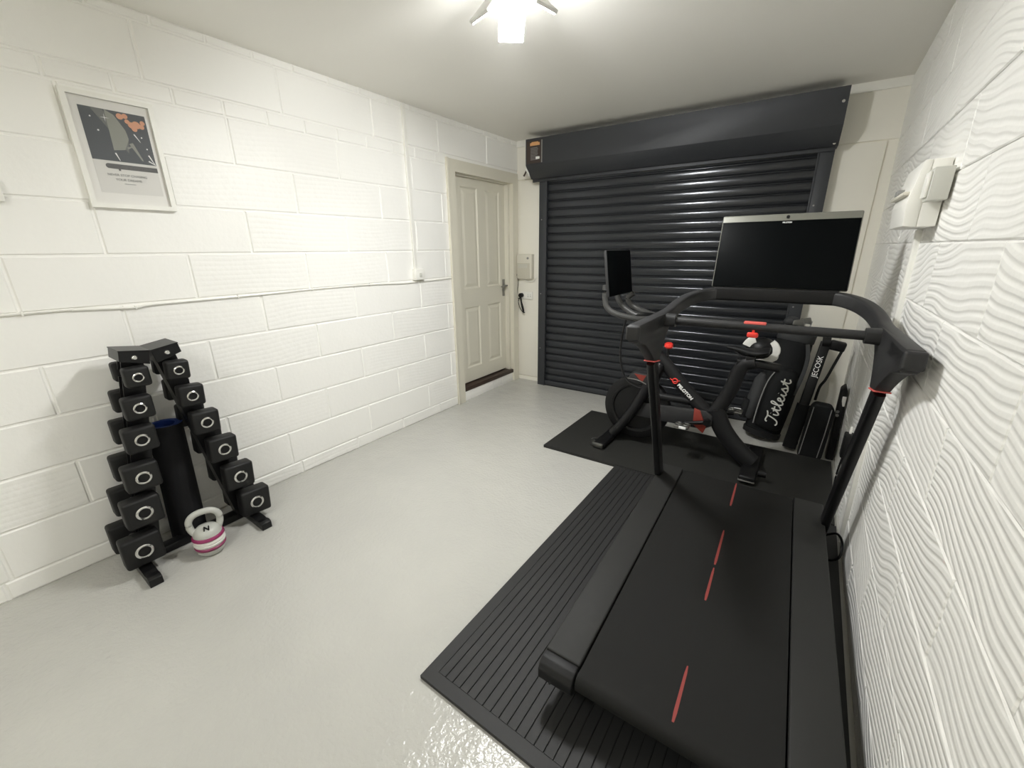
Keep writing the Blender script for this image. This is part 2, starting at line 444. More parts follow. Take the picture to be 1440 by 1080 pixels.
for (a, b) in ((3.012, 3.248), (3.362, 3.586)):
    for (c, e) in ((Zb, .295), (.905, 1.085), (1.985, Zt)): mb.quad([(X1, a, c), (X1, b, c), (X1, b, e), (X1, a, e)])
mb.quad([(X1, 3.238, .295), (X1, 3.248, .295), (X1, 3.248, .905), (X1, 3.238, .905)])
rect_ring(mb, (L0, L1, Zb, Zt), X1, (L0, L1, Zb, Zt), X1 - .012)
leaf = mb.build('door_leaf', M['door_paint'], d, offset=off)
mb = MB(); mb.box((X1, 3.622, .965), (X1 + .008, 3.658, 1.14), .003)
mb.cyl((X1, 3.64, 1.075), (X1 + .05, 3.64, 1.075), .008); mb.tube([(X1 + .048, 3.648, 1.075), (X1 + .05, 3.60, 1.075), (X1 + .046, 3.545, 1.07)], .008, smooth=4)
mb.cyl((X1 + .006, 3.64, 1.01), (X1 + .012, 3.64, 1.01), .007)
h = mb.build('door_handle', M['steel'], leaf, offset=off)
tag(h, 'silver lever handle on a long plate')

# ------------------------------------------------------------------ roller shutter (its own local frame on the end wall)
rd = empty('door_2', B(1.45, 0, 0), 'anthracite roller shutter door with overhead box', 'roller door', rz=BW, kind='structure')
R0 = 1.45
mb = MB()
p = .0765; zt = 2.12; z = .055; pts = []
slat = [(0, -.003), (.03, -.001), (.06, .004), (.10, .0075), (.18, .0098), (.32, .0120), (.50, .0130), (.66, .0126), (.76, .0116), (.82, .0102), (.86, .0082), (.89, .0058), (.915, .0030), (.935, -.001), (.95, -.003)]
while z < zt:
    pts += [(z + p * t, bul) for t, bul in slat]
    z += p
va = [mb.bm.verts.new((.355 - R0, -.072 - b, zz)) for zz, b in pts]; vb = [mb.bm.verts.new((2.56 - R0, -.072 - b, zz)) for zz, b in pts]
for i in range(len(pts) - 1): mb.bm.faces.new((va[i], vb[i], vb[i + 1], va[i + 1]))
mb.build('curtain', M['slat'], rd, ang=50)
mb = MB(); mb.box((.36 - R0, -.10, .012), (2.55 - R0, -.055, .06), .004); bl = mb.build('bottom_rail', M['anth'], rd)
mb = MB(); mb.box((.36 - R0, -.095, 0), (2.55 - R0, -.06, .013), .003); mb.build('rubber_seal', M['rubber'], rd)
for a, b in ((.304, .388), (2.515, 2.605)):
    mb = MB(); mb.box((a - R0, -.105, 0), (b - R0, 0, 2.11), .003)
    mb.box((a - R0 + (.078 if a < 1 else -.004), -.112, .0), (a - R0 + (.088 if a < 1 else .006), -.10, 2.1), .001)
    g = mb.build('guide_rail', M['anth'], rd)
    mb = MB()
    for zz in (.42, 1.0, 1.72): mb.cyl((a + .03 - R0, -.105, zz), (a + .03 - R0, -.108, zz), .006, n=12)
    mb.build('screw', M['steel'], g)
hood = [(0, 2.085), (-.145, 2.085), (-.25, 2.188), (-.25, 2.405), (-.0, 2.405)]
mb = MB(); mb.prism([(.236 - R0, y, z) for y, z in hood], (2.615 - .236, 0, 0), .0015, 1)
mb.box((.236 - R0, -.118, 2.06), (2.60 - R0, -.10, 2.09), .002)
hd = mb.build('overhead_box', M['anth'], rd)
mb = MB()
for (y, z) in ((-.235, 2.32), (-.14, 2.10)): mb.cyl((2.59 - R0, y - .014, z), (2.59 - R0, y - .02, z), .009, n=14)
mb.cyl((2.615 - R0, -.10, 2.33), (2.622 - R0, -.10, 2.33), .009, n=14)
mb.build('rivet', M['chrome'], hd)
# sticker
st = MB().box((.248 - R0, -.2515, 2.20), (.40 - R0, -.2502, 2.385)).build('warning_sticker', M['stickerbrown'], hd)
mb = MB(); mb.box((.285 - R0, -.2525, 2.345), (.385 - R0, -.2514, 2.368)); mb.box((.30 - R0, -.2525, 2.362), (.37 - R0, -.2514, 2.375)); mb.build('sticker_title', M['sticker_orange'], st)
mb = MB()
for i in range(9):
    w = random.uniform(.06, .088)
    mb.box((.29 - R0, -.2525, 2.228 + i * .012), (.29 + w - R0, -.2514, 2.233 + i * .012))
mb.build('sticker_text', M['greyline'], st)
MB().box((.345 - R0, -.2528, 2.232), (.385 - R0, -.2514, 2.252)).build('sticker_patch', M['paint_white'], st)
MB().box((.402 - R0, -.252, 2.20), (.412 - R0, -.2502, 2.385)).build('sticker_edge', M['greyline'], st)
mb = MB(); mb.tube([(.232 - R0, -.22, 2.19), (.225 - R0, -.225, 2.17), (.24 - R0, -.21, 2.13), (.236 - R0, -.19, 2.11)], .009, smooth=4, n=8)
mb.build('loose_wire', M['plastic'], hd)
mb = MB(); mb.tube([(.228 - R0, -.20, 2.17), (.20 - R0, -.20, 2.13), (.185 - R0, -.20, 2.11)], .008, n=8, smooth=4); mb.build('wire_end', M['brown'], hd)

# ------------------------------------------------------------------ things fixed to the left wall
t = empty('picture_frame', (.0, .674, 1.864), 'white framed poster of a hoverboard scene hanging on the left wall', 'picture')
off = (0, -.674, -1.864)
fy0, fy1, fz0, fz1 = .521, .827, 1.638, 2.090; w = .019
mb = MB()
mitre(mb, lambda u, v, d: V((d, u, v)), fy0, fy1, fz0, fz1, w, .001, .024)
mb.build('frame', M['plastic'], t, offset=off)
MB().box((.001, fy0 + .01, fz0 + .01), (.010, fy1 - .01, fz1 - .01)).build('mount', M['mount'], t, offset=off)
py0, py1 = .569, .790
pr = MB().box((.010, py0, 1.702), (.0108, py1, 2.036)).build('print', M['paper'], t, offset=off)
def flat(name, pts, m, x, parent):
    mb = MB(); mb.prism([(x, y, z) for y, z in pts], (.0004, 0, 0)); return mb.build(name, m, parent, offset=off)
pz0, pz1 = 1.834, 2.036
flat('night_sky', [(py0, pz0), (py1, pz0), (py1, pz1), (py0, pz1)], M['night'], .0109, pr)
flat('dim_beam', [(.606, pz1), (.645, pz1), (.71, 1.925), (.70, 1.872), (.675, 1.92)], M['beam2'], .0114, pr)
flat('beam', [(.650, 1.878), (.690, 1.885), (.712, 1.93), (.708, 1.965), (.68, 2.02), (.652, pz1)], M['beam'], .0119, pr)
mb = MB()
for (y, z, r) in ((.70, 2.018, .012), (.718, 2.022, .010), (.735, 1.990, .013), (.752, 1.994, .015), (.77, 1.99, .010), (.742, 1.976, .010), (.722, 2.002, .009), (.776, 2.006, .009)):
    mb.cyl((.0124, y, z), (.0128 + r * .03, y, z), r, n=14)
mb.build('orange_cloud', M['cloud'], pr, offset=off)
for (y, z, r) in ((.6, 2.0, .003), (.615, 1.95, .0035), (.77, 1.90, .003), (.76, 1.945, .003)): MB().cyl((.0124, y, z), (.0128, y, z), r, n=10).build('star', M['paint_white'], pr, offset=off)
mb = MB(); q = []
for i in range(8):
    a_ = PI * i / 4; r_ = .016 if i % 2 == 0 else .0016
    q.append((.0124, .647 + r_ * math.cos(a_), 2.003 + r_ * math.sin(a_)))
mb.prism(q, (.0004, 0, 0)); mb.build('star', M['paint_white'], pr, offset=off)
def streak(mb, y0, z0, y1, z1, w):
    dv = V((0, y1 - y0, z1 - z0)).normalized(); n = V((0, -dv.z, dv.y)) * w
    a, b = V((.0124, y0, z0)), V((.0124, y1, z1)); mb.prism([a - n, b - n * .3, b + n * .3, a + n], (.0004, 0, 0))
for q in ((.652, 1.868, .662, 1.838, .003), (.735, 1.955, .752, 1.925, .0025), (.770, 1.875, .786, 1.838, .003), (.765, 1.85, .788, 1.836, .003)):
    mb = MB(); streak(mb, *q); mb.build('streak', M['paint_white'], pr, offset=off)
mb = MB(); streak(mb, .716, 1.915, .744, 1.848, .008); streak(mb, .700, 1.893, .724, 1.905, .004); mb.build('sparkle', M['beam'], pr, offset=off)
sk = [(.790, 1.803), (.790, 1.823)] + [(.617 + .010 * math.cos(a), 1.813 + .010 * math.sin(a)) for a in [PI / 2 + PI * k / 8 for k in range(9)]]
flat('board', sk, M['ink'], .0110, pr); flat('board_wheel', [(.648, 1.796), (.655, 1.796), (.655, 1.803), (.648, 1.803)], M['ink'], .0112, pr)
for s_, zz, sz in (('NEVER STOP CHASING', 1.778, .0135), ('YOUR DREAMS', 1.759, .0135)):
    text('lettering', s_, sz, M['greyline'], frame_mtx((.0112, .674, zz - 1.864 + 1.864), (0, 1, 0), (0, 0, 1)), None).parent = pr
for o in [x for x in pr.children if x.name.startswith('lettering')]: o.data.transform(Matrix.Translation(off))
mb = MB(); mb.box((.0108, .655, 1.742), (.0113, .695, 1.744)); mb.build('small_print', M['greyline'], pr, offset=off)
MB().box((.0150, fy0 + .014, fz0 + .014), (.0158, fy1 - .014, fz1 - .014)).build('glazing', M['glass'], t, offset=off)

sw = empty('light_switch', (0, .23, 1.68), 'white plastic switch plate at the left edge below the poster', 'switch')
MB().box((.001, -.045, -.04), (.024, .045, .04), .003).build('switch_plate', M['plastic'], sw)
MB().box((.024, -.012, -.02), (.028, .012, .02), .002).build('rocker', M['plastic'], sw)

mb = MB()
pts = [(.0065, -1.85, 1.216), (.0065, .152, 1.214), (.0065, .354, 1.211), (.0065, .57, 1.198), (.0065, .634, 1.205), (.0065, .97, 1.207), (.0065, 1.25, 1.209), (.0065, 1.468, 1.213), (.0065, 1.9, 1.211), (.0065, 2.2, 1.200), (.0065, 2.45, 1.201), (.0065, 2.758, 1.207)]
mb.tube(pts, .0058, 8, smooth=5)
cb = mb.build('wall_cable', M['plastic']); tag(cb, 'thin white cable clipped along the left wall at mid height', 'cable')
mb = MB()
for y, z in ((.21, 1.213), (.57, 1.198), (1.02, 1.2075), (1.46, 1.213), (1.9, 1.211)):
    MB().box((.0, y - .004, z - .009), (.014, y + .004, z + .009), .001).build('cable_clip', M['plastic'], cb)
mb = MB(); mb.box((.0005, 2.333, 1.302), (.017, 2.362, 2.447), .002)
tag(mb.build('cable_trunking', M['plastic']), 'white vertical cable trunking on the left wall up to the ceiling', 'trunking')
sp = empty('fused_spur', (0, 2.367, 1.259), 'small square white outlet box under the left wall trunking', 'outlet')
MB().box((.001, -.05, -.043), (.034, .05, .043), .003).build('back_box', M['plastic'], sp)
MB().box((.034, -.048, -.041), (.042, .048, .041), .003).build('face_plate', M['plastic'], sp)
MB().box((.042, -.012, -.02), (.046, .012, .012), .002).build('rocker', M['greyplastic'], sp)

# ------------------------------------------------------------------ end wall fittings
def bempty(name, u, z, o, label, cat): return empty(name, B(u, z, o), label, cat, rz=BW)
cx = bempty('door_controller', .112, 1.268, .016, 'cream roller door control box on the narrow end wall by the door', 'control box')
MB().box((-.092, -.056, -.126), (.092, 0, .126), .008).build('housing', M['cream'], cx)
MB().box((-.086, -.060, -.118), (.07, -.05, .036), .004).build('lower_cover', M['cream2'], cx)
mb = MB()
for i in range(3): mb.box((-.07, -.063, -.012 + i * .013), (.04, -.058, -.006 + i * .013), .001)
mb.build('label_strip', M['greyplastic'], cx)
MB().cyl((.045, -.054, .085), (.045, -.064, .085), .011, n=16).build('push_button', M['greyline'], cx)
mb = MB(); mb.tube([(-.03, -.02, -.13), (.02, -.018, -.155), (.09, -.018, -.15), (.125, -.018, -.11)], .005, 8, smooth=6); mb.build('flex', M['plastic'], cx)
so = bempty('wall_socket', .115, .963, .016, 'white double socket plate below the roller door control box', 'socket')
MB().box((-.073, -.013, -.04), (.073, 0, .04), .003).build('face_plate', M['plastic'], so)
for x in (.02, .05):
    mb = MB(); mb.box((x - .004, -.0145, -.012), (x + .004, -.0125, -.004)); mb.box((x - .002, -.0145, .006), (x + .002, -.0125, .014))
    mb.build('pin_holes', M['greyline'], so)
ld = bempty('charger_lead', .06, .9, .029, 'black plug and looped lead hanging from the double socket', 'cable')
mb = MB(); mb.cyl((-.0, -.005, .065), (-.0, -.04, .065), .024, n=18); mb.build('plug', M['black'], ld)
mb = MB(); mb.tube([(-.0, -.03, .05), (.012, -.03, -.03), (.03, -.028, -.10), (.045, -.026, -.125)], .009, 8, smooth=6)
mb.tube([(-.005, -.03, .05), (-.03, -.03, .0), (-.01, -.028, -.07), (.03, -.026, -.12), (.038, -.026, -.09), (.0, -.028, .02), (-.035, -.028, .03)], .004, 8, smooth=6)
mb.tube([(-.05, -.02, .07), (-.045, -.02, .13), (-.035, -.022, .21), (-.055, -.03, .28)], .003, 8, smooth=6)
mb.build('lead', M['black'], ld)
mb = MB(); mb.tube([(-.052, -.028, .27), (-.062, -.032, .335)], .009, 8); mb.build('connector', M['black'], ld)

# ------------------------------------------------------------------ right wall fittings
cu = empty('consumer_unit', (2.945, 2.245, 1.612), 'white fuse box with a hinged cover high on the rippled wall', 'fuse box')
xw = .0
mb = MB(); mb.box((-.050, -.175, -.107), (xw, .175, .107), .004); mb.build('base', M['plastic'], cu)
mb = MB(); prof = [(-.050, -.107), (-.086, -.104), (-.092, -.03), (-.086, .01), (-.070, .107), (-.050, .107)]
mb.prism([(x, -.175, z) for x, z in prof], (0, .35, 0), .003); mb.build('front_cover', M['plastic'], cu)
mb = MB(); mb.box((-.104, -.15, .0), (-.085, .175, .012), .003); mb.build('hinge_lip', M['cream'], cu)
for i in range(2): MB().box((-.102, .03 + i * .06, .014), (-.078, .05 + i * .06, .034), .002).build('breaker', M['greyline'], cu)
io = empty('isolator_switch', (2.942, 2.02, 1.633), 'small grey isolator box mounted against the near side of the fuse box', 'switch box')
MB().box((-.050, -.044, -.050), (-.001, .044, .050), .003).build('housing', M['greyplastic'], io)
MB().box((-.060, -.030, -.04), (-.05, .030, .04), .004).build('front_face', M['plastic'], io)
mb = MB(); mb.prism([(xr(1.50) - .016, 2.33, 1.50), (xr(1.50) + .004, 2.33, 1.50), (xr(.02) + .004, 2.33, .03), (xr(.02) - .016, 2.33, .03)], (0, .03, 0), .002)
tag(mb.build('cable_trunking', M['plastic']), 'white cable trunking running down below the fuse box', 'trunking')
ad = empty('power_adapter', (2.95, 2.72, .40), 'black power adapter and lead on the right wall behind the treadmill post', 'adapter')
MB().box((-.028, -.03, -.07), (.012, .03, .07), .006).build('housing', M['black'], ad)
mb = MB(); mb.tube([(-.01, -.01, -.07), (-.005, -.02, -.16), (-.01, .0, -.26), (-.012, .03, -.36)], .005, 8, smooth=6)
mb.tube([(-.012, .0, -.07), (-.014, .04, -.2), (-.012, .02, -.3), (-.01, -.02, -.37)], .005, 8, smooth=6); mb.build('lead', M['black'], ad)
MB().box((-.012, -.005, .07), (.0, .005, .11), .002).build('hook', M['plastic'], ad)

# ------------------------------------------------------------------ dumbbell rack
LL = [(.282, .130), (.324, .312), (.359, .477), (.394, .650), (.420, .793), (.446, .928)]
RR = [(.775, .122), (.728, .303), (.689, .481), (.646, .645), (.618, .792), (.593, .925)]
SZ = [.146, .137, .127, .116, .104, .090]
XP = [.150, .205]          # the two plates of each leg
rk = empty('dumbbell_rack', (.22, .52, 0), 'black A-frame dumbbell rack against the left wall', 'rack')
off = (-.22, -.52, 0)
def leg(cs, side):
    bot, top = V((cs[0][0] - side * .03, .03)), V((cs[-1][0] + (cs[-1][0] - cs[0][0]) * .11, 1.035))
    d_ = (top - bot).normalized(); n = V((-d_.y, d_.x)) * (1 if side < 0 else -1)   # n points outward, away from the middle
    if n.x * side < 0: n = -n
    hw = .037
    pts = [bot - n * hw, top - n * hw, top + n * hw]
    r = .0165
    for (y, z) in cs[::-1]:
        c = V((y, z)); k = (c - bot).dot(d_); base = bot + d_ * k; off_c = (c - base).dot(n)
        e = base + n * hw
        pts.append(e + d_ * r)
        for j in range(7):
            a = PI / 2 + PI * j / 6
            pts.append(base + n * off_c + d_ * (r * math.sin(a)) + n * (r * math.cos(a)))
        pts.append(e - d_ * r)
    pts.append(bot + n * hw)
    mb = MB()
    for x in XP: mb.prism([(x, q.x, q.y) for q in pts], (.006, 0, 0))
    # inner web joins the plates
    a, b = bot - n * hw, top - n * hw
    mb.prism([(XP[0], a.x, a.y), (XP[1] + .006, a.x, a.y), (XP[1] + .006, b.x, b.y), (XP[0], b.x, b.y)], (0, *( -n * .004)))
    o = mb.build('leg', M['blackmetal'], rk, offset=off)
    mb = MB(); c2 = top - d_ * .058
    o_ = .052
    mb.prism([(XP[0] - .05, *(c2 - n * o_)), (XP[0] - .05, *(top - n * o_)), (XP[0] - .05, *(top + n * o_)), (XP[0] - .05, *(c2 + n * o_ + d_ * .016))], (XP[1] - XP[0] + .106, 0, 0), .0012, 1)
    mb.prism([(XP[0] - .052, *(top - n * .056)), (XP[1] + .058, *(top - n * .056)), (XP[1] + .058, *(top + n * .054)), (XP[0] - .052, *(top + n * .054))], (0, *(d_ * .005)), .001, 1)
    mb.build('top_cap', M['blackmetal'], rk, offset=off)
    mb = MB(); q = top - d_ * .027; mb.lathe([(.0001, .006), (.007, .006), (.011, .003), (.012, 0)], (XP[1] + .0565, q.x, q.y), 'x', 18); mb.build('bolt', M['chrome'], rk, offset=off)
leg(LL, -1); leg(RR, 1)
for y in (.272, .758):
    mb = MB(); mb.prism([(.045, y - .025, 0), (.425, y - .025, 0), (.425, y - .025, .038), (.405, y - .025, .046), (.37, y - .025, .038), (.345, y - .025, .042), (.045, y - .025, .042)], (0, .05, 0), .002); mb.build('foot', M['blackmetal'], rk, offset=off)
mb = MB(); mb.box((.15, .297, .004), (.21, .733, .042), .003); mb.build('cross_bar', M['blackmetal'], rk, offset=off)

ordn = ['lowest', 'second lowest', 'third lowest', 'third from top', 'second from top', 'topmost']
dsize = ['largest', 'large', 'medium large', 'medium', 'small', 'smallest']
def dumbbell(cs, k, side):
    y, z = cs[k]; s = SZ[k]; th = .058 + .018 * (s - .09) / .056
    sd = 'left' if side < 0 else 'right'
    o = empty('dumbbell', (.181, y, z), '%s black square-headed dumbbell, %s in the %s column of the rack' % (dsize[k], ordn[k], sd), 'dumbbell', group='dumbbells on the rack')
    tilt = Matrix.Rotation(0 if side < 0 else -.06, 3, 'X')
    MB().lathe([(.0138, -.066), (.0150, 0), (.0138, .066)], (0, 0, 0), 'x', 16).build('handle', M['steel'], o)
    for sg in (1, -1):
        a, b = .058 * sg, (.058 + th) * sg
        hd_ = MB().box((min(a, b), -s / 2, -s / 2), (max(a, b), s / 2, s / 2), .013, 3, rot=tilt).build('head', M['hex'], o)
        rr = s * .165
        MB().lathe([(rr * .92, -.002), (rr * 1.45, -.002), (rr * 1.42, .0035), (rr * 1.2, .006), (rr, .005), (rr * .96, .001)][::1], (b if sg > 0 else b - .002, 0, 0), 'x', 28, cap=False).build('end_ring', M['chrome'], hd_)
        MB().lathe([(.0001, .002), (rr * .92, .002), (rr * .96, -.002)], (b, 0, 0), 'x', 24, cap=False).build('end_disc', M['black'], hd_)
for k in range(6): dumbbell(LL, k, -1); dumbbell(RR, k, 1)

# rolled mat standing inside the rack
def mat_roll():
    a, b = V((.112, .500, .002)), V((.108, .526, .635)); ax = (b - a).normalized()
    u = V((1, 0, 0)); u = (u - ax * u.dot(ax)).normalized(); v = ax.cross(u)
    mb = MB(); n = 150; r0, r1, th = .050, .075, .0058
    ro, ri, so_, si_ = [], [], [], []
    for i in range(n + 1):
        t_ = i / n; an = 2 * PI * 3.4 * t_ + .6; r = r0 + (r1 - r0) * t_
        for lst, base, rad in ((ro, a, r), (ri, a, r - th), (so_, b, r), (si_, b, r - th)):
            lst.append(mb.bm.verts.new(base + (u * math.cos(an) + v * math.sin(an)) * (rad * (1.08 if base is a else 1))))
    for i in range(n):
        f = mb.bm.faces.new((ro[i], ro[i + 1], so_[i + 1], so_[i])); f.material_index = 0
        f = mb.bm.faces.new((ri[i], si_[i], si_[i + 1], ri[i + 1])); f.material_index = 1
        f = mb.bm.faces.new((so_[i], so_[i + 1], si_[i + 1], si_[i])); f.material_index = 1
        f = mb.bm.faces.new((ro[i], ri[i], ri[i + 1], ro[i + 1])); f.material_index = 0
    mb.bm.faces.new((ro[0], so_[0], si_[0], ri[0])); mb.bm.faces.new((ro[n], ri[n], si_[n], so_[n]))
    return tag(mb.build('rolled_mat', [M['foam'], M['blue']], ang=50), 'black rolled exercise mat with blue inside standing in the rack', 'mat')
mat_roll()

# kettlebell
kb = empty('kettlebell', (.372, .512, 0), 'grey kettlebell with magenta and white plates in front of the rack', 'kettlebell', rz=-.25)
def ring(name, r0, z0, r1, z1, m):
    b = .004
    MB().lathe([(.01, z0), (r0 - b, z0), (r0, z0 + b), (r1, z1 - b), (r1 - b, z1), (.01, z1)], (0, 0, 0), 'z', 40).build(name, m, kb)
MB().lathe([(.01, 0), (.036, 0), (.05, .006), (.060, .020), (.064, .036), (.01, .036)], (0, 0, 0), 'z', 40).build('base', M['kb_grey'], kb)
ring('plate', .065, .0365, .067, .054, M['kb_pink']); ring('plate', .066, .0545, .068, .073, M['kb_white'])
ring('plate', .068, .0735, .067, .092, M['kb_white']); ring('plate', .069, .0925, .067, .110, M['kb_pink'])
mb = MB(); mb.lathe([(.01, .1105), (.061, .1105), (.060, .119), (.054, .134), (.042, .146), (.024, .153), (.0001, .155)], (0, 0, 0), 'z', 40)
mb.tube([(-.012, -.048, .118), (-.016, -.061, .150), (-.018, -.060, .190), (-.019, -.038, .215), (-.019, 0, .222), (-.019, .038, .215), (-.018, .060, .190), (-.016, .061, .150), (-.012, .048, .118)], .0155, 14, smooth=5)
hb = mb.build('handle', M['kb_grey'], kb)
text('logo', 'N', .034, M['black'], frame_mtx((.034, .0, .1515), (.15, 1, 0), (-.9, 0, .45)), hb, extrude=.003, bold=.0008)

# ------------------------------------------------------------------ floor mats
rm = empty('rubber_mat', (2.345, 1.55, 0), 'large black ribbed rubber floor mat under the treadmill', 'mat')
off = (-2.345, -1.55, 0)
mx0, mx1, my0, my1 = 1.738, 2.962, .660, 2.500
mb = MB(); nr = 34; bd = .045
mb.box((mx0 + .003, my0 + .003, 0), (mx1 - .003, my1 - .003, .0125))
mitre(mb, lambda u, v, d: V((u, v, d)), mx0, mx1, my0, my1, bd, .002, .0165)
wd = (mx1 - mx0 - 2 * bd) / nr
for i in range(nr):
    x = mx0 + bd + i * wd; mb.box((x + .0014, my0 + bd + .001, .012), (x + wd - .0014, my1 - bd - .001, .0163), .0008, 1)
mb.build('ribbed_surface', M['mat_rib'], rm, offset=off)
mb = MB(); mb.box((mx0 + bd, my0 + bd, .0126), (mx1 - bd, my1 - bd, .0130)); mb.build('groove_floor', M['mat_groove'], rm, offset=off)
mb = MB(); mb.prism([(1.7365, 2.4625, .0168), (2.955, 2.500, .0168), (2.955, 2.5025, .0168), (1.7365, 2.5025, .0168)], (0, 0, .0045))
mb.prism([(1.170, 2.446, .0005), (1.7365, 2.4625, .0005), (1.7365, 2.5025, .0005), (2.955, 2.5025, .0005), (2.955, 3.34, .0005), (1.172, 3.300, .0005)], (0, 0, .0208))
tag(mb.build('bike_mat', M['bikemat']), 'thin smooth dark mat under the exercise bike', 'mat')

# ------------------------------------------------------------------ treadmill
TO = V((2.525, .86, .0165)); TA = .03
tm = empty('treadmill', TO, 'black treadmill with a large screen on the ribbed mat', 'treadmill', rz=TA)
def S(mb, name, m, parent=None, ang=35): return mb.build(name, m, parent if parent is not None else tm, ang=ang)
RT = .183
for sg, xa, xb in ((-1, -.402, -.283), (1, .268, .392)):
    mb = MB(); mb.box((xa, .028, RT - .045), (xb, 1.485, RT), .006, 3); mb.box((xa + .02, .03, .085), (xb - .01, 1.47, RT - .04), .004)
    r_ = S(mb, 'side_rail', M['rail'])
    mb = MB()
    # rounded rear end cap
    pr_ = [(.026, RT - .001), (.0, RT - .002), (-.018, RT - .010), (-.030, RT - .030), (-.030, RT - .062), (-.018, RT - .082), (.026, RT - .086)]
    mb.prism([(xa + .001, y, z) for y, z in pr_], (xb - xa - .002, 0, 0), .005, 3)
    c_ = S(mb, 'end_cap', M['shroud'], r_)
    mb = MB(); mb.cyl((xa + .045, -.029, .12), (xa + .045, -.032, .12), .004, n=12); S(mb, 'screw', M['steel'], c_)
# belt: closed loop over two rollers
mb = MB(); R = .032; loop = []
for k in range(13): a = PI / 2 + PI * k / 12; loop.append((.015 + R * math.cos(a), RT - .006 - R + R * math.sin(a)))
for k in range(13): a = -PI / 2 + PI * k / 12; loop.append((1.47 + R * math.cos(a), RT - .006 - R + R * math.sin(a)))
A_ = [mb.bm.verts.new((-.277, y, z)) for y, z in loop]; B_ = [mb.bm.verts.new((.262, y, z)) for y, z in loop]
n = len(loop)
for i in range(n): mb.bm.faces.new((A_[i], A_[(i + 1) % n], B_[(i + 1) % n], B_[i]))
bt = S(mb, 'running_belt', M['belt'], ang=60)
for a, b in ((1.23, 1.48), (.74, 1.00), (.522, .718), (.025, .218)):
    mb = MB(); z = RT - .0062
    q = [(-.003, a), (.003, a), (.005, a + .03), (.004, b - .03), (.002, b), (-.002, b), (-.004, b - .03), (-.005, a + .03)]
    mb.prism([(x, y, z) for x, y in q], (0, 0, .0007)); S(mb, 'belt_marking', M['dullred'], bt)
mb = MB(); mb.cyl((-.279, .015, RT - .006 - R), (.264, .015, RT - .006 - R), .028, n=20); S(mb, 'rear_roller', M['blackmetal'])
mb = MB(); mb.cyl((-.279, 1.47, RT - .006 - R), (.264, 1.47, RT - .006 - R), .028, n=20); S(mb, 'front_roller', M['blackmetal'])
mb = MB(); mb.box((-.275, .06, .118), (.26, 1.44, .170)); mb.box((-.35, .10, .03), (.34, 1.46, .09), .01); S(mb, 'deck_base', M['black'])
for x in (-.34, .33):
    for y in (.10, 1.40):
        mb = MB(); mb.lathe([(.032, 0), (.034, .008), (.026, .016), (.018, .035), (.018, .10)], (x, y, .0005), 'z', 20); S(mb, 'foot', M['black'])
# uprights, brackets, handrail
HW = .393
for sg in (-1, 1):
    x = HW * sg
    b0, b1 = V((x, 1.365, RT if sg < 0 else .09)), V((x, .970, .946)); 
    mb = MB(); mb.sweep([b0, b1], rrect(.034, .072, .009), up=(0, 1, 0)); up_ = S(mb, 'upright', M['blackmetal'])
    mb = MB(); dd = (b1 - b0).normalized(); mb.prism([(x - .0245, .921, .950), (x - .0245, 1.014, .935), (x - .0245, 1.015, .940), (x - .0245, .922, .955)], (.049, 0, 0), .001, 1); S(mb, 'accent_ring', M['coral'], up_)
    # bracket: triangular shroud from the ring up to the handrail (y, z)
    sh = [(.925, .9545), (1.011, .9405), (1.045, 1.00), (1.085, 1.045), (1.135, 1.075), (1.15, 1.15), (.66, 1.153), (.648, 1.135), (.655, 1.095), (.685, 1.078), (.76, 1.058), (.83, 1.02), (.885, .985)]
    mb = MB(); mb.prism([(x - .023, y, z) for y, z in sh], (.046, 0, 0), .006, 2); sb = S(mb, 'side_bracket', M['charcoal'])
    mb = MB(); mb.prism([(x - .022, y, z) for y, z in [(.649, 1.142), (.661, 1.149), (.668, 1.149), (.668, 1.086), (.658, 1.096)]], (.044, 0, 0), .003); mb.box((x - .026, .642, 1.095), (x + .026, .668, 1.150), .008, 3)
    S(mb, 'end_cap', M['charcoal'], sb)
path = []
half = [(-HW, .665, 1.118), (-HW, .9, 1.118), (-HW, 1.15, 1.122), (-HW, 1.26, 1.134), (-.385, 1.36, 1.150), (-.362, 1.45, 1.168), (-.325, 1.53, 1.182), (-.27, 1.585, 1.191), (-.19, 1.605, 1.194), (-.08, 1.607, 1.195)]
path = curve(half, 4) + curve([(-x, y, z) for x, y, z in half[::-1]], 4)
nn = len(path)
sc_ = []
for p_ in path:
    f = min(1, max(0, (p_.y - .9) / .7)); sc_.append((1, .068 * (1 - f) + .062 * f))
mb = MB(); mb.sweep(path, [(a, b / .07) for a, b in rrect(.046, .07, .012)], up=(0, 0, 1), scales=sc_)
hr = S(mb, 'handrail', M['charcoal'])
mb = MB(); mb.sweep([(x * .265, 1.607 - .010 * abs(x), 1.1955) for x in (-1, -.5, 0, .5, 1)], rrect(.056, .070, .012), up=(0, 0, 1)); S(mb, 'console_bar', M['black'])
yb_ = 1.055; zb_ = 1.118
mb = MB(); mb.cyl((-HW + .02, yb_, zb_), (HW - .02, yb_, zb_), .0175, n=22); cb_ = S(mb, 'grab_bar', M['charcoal'])
for sg in (-1, 1):
    mb = MB(); mb.sweep([(sg * (HW - .022), yb_, zb_), (sg * (HW - .066), yb_, zb_)], rrect(.058, .058, .016), up=(0, 0, 1), scales=[1, .92]); S(mb, 'bar_clamp', M['charcoal'], cb_)
mb = MB(); mb.box((-.062, yb_ - .014, zb_ + .0085), (.018, yb_ + .012, zb_ + .0205), .004); S(mb, 'safety_strip', M['coral'], cb_)
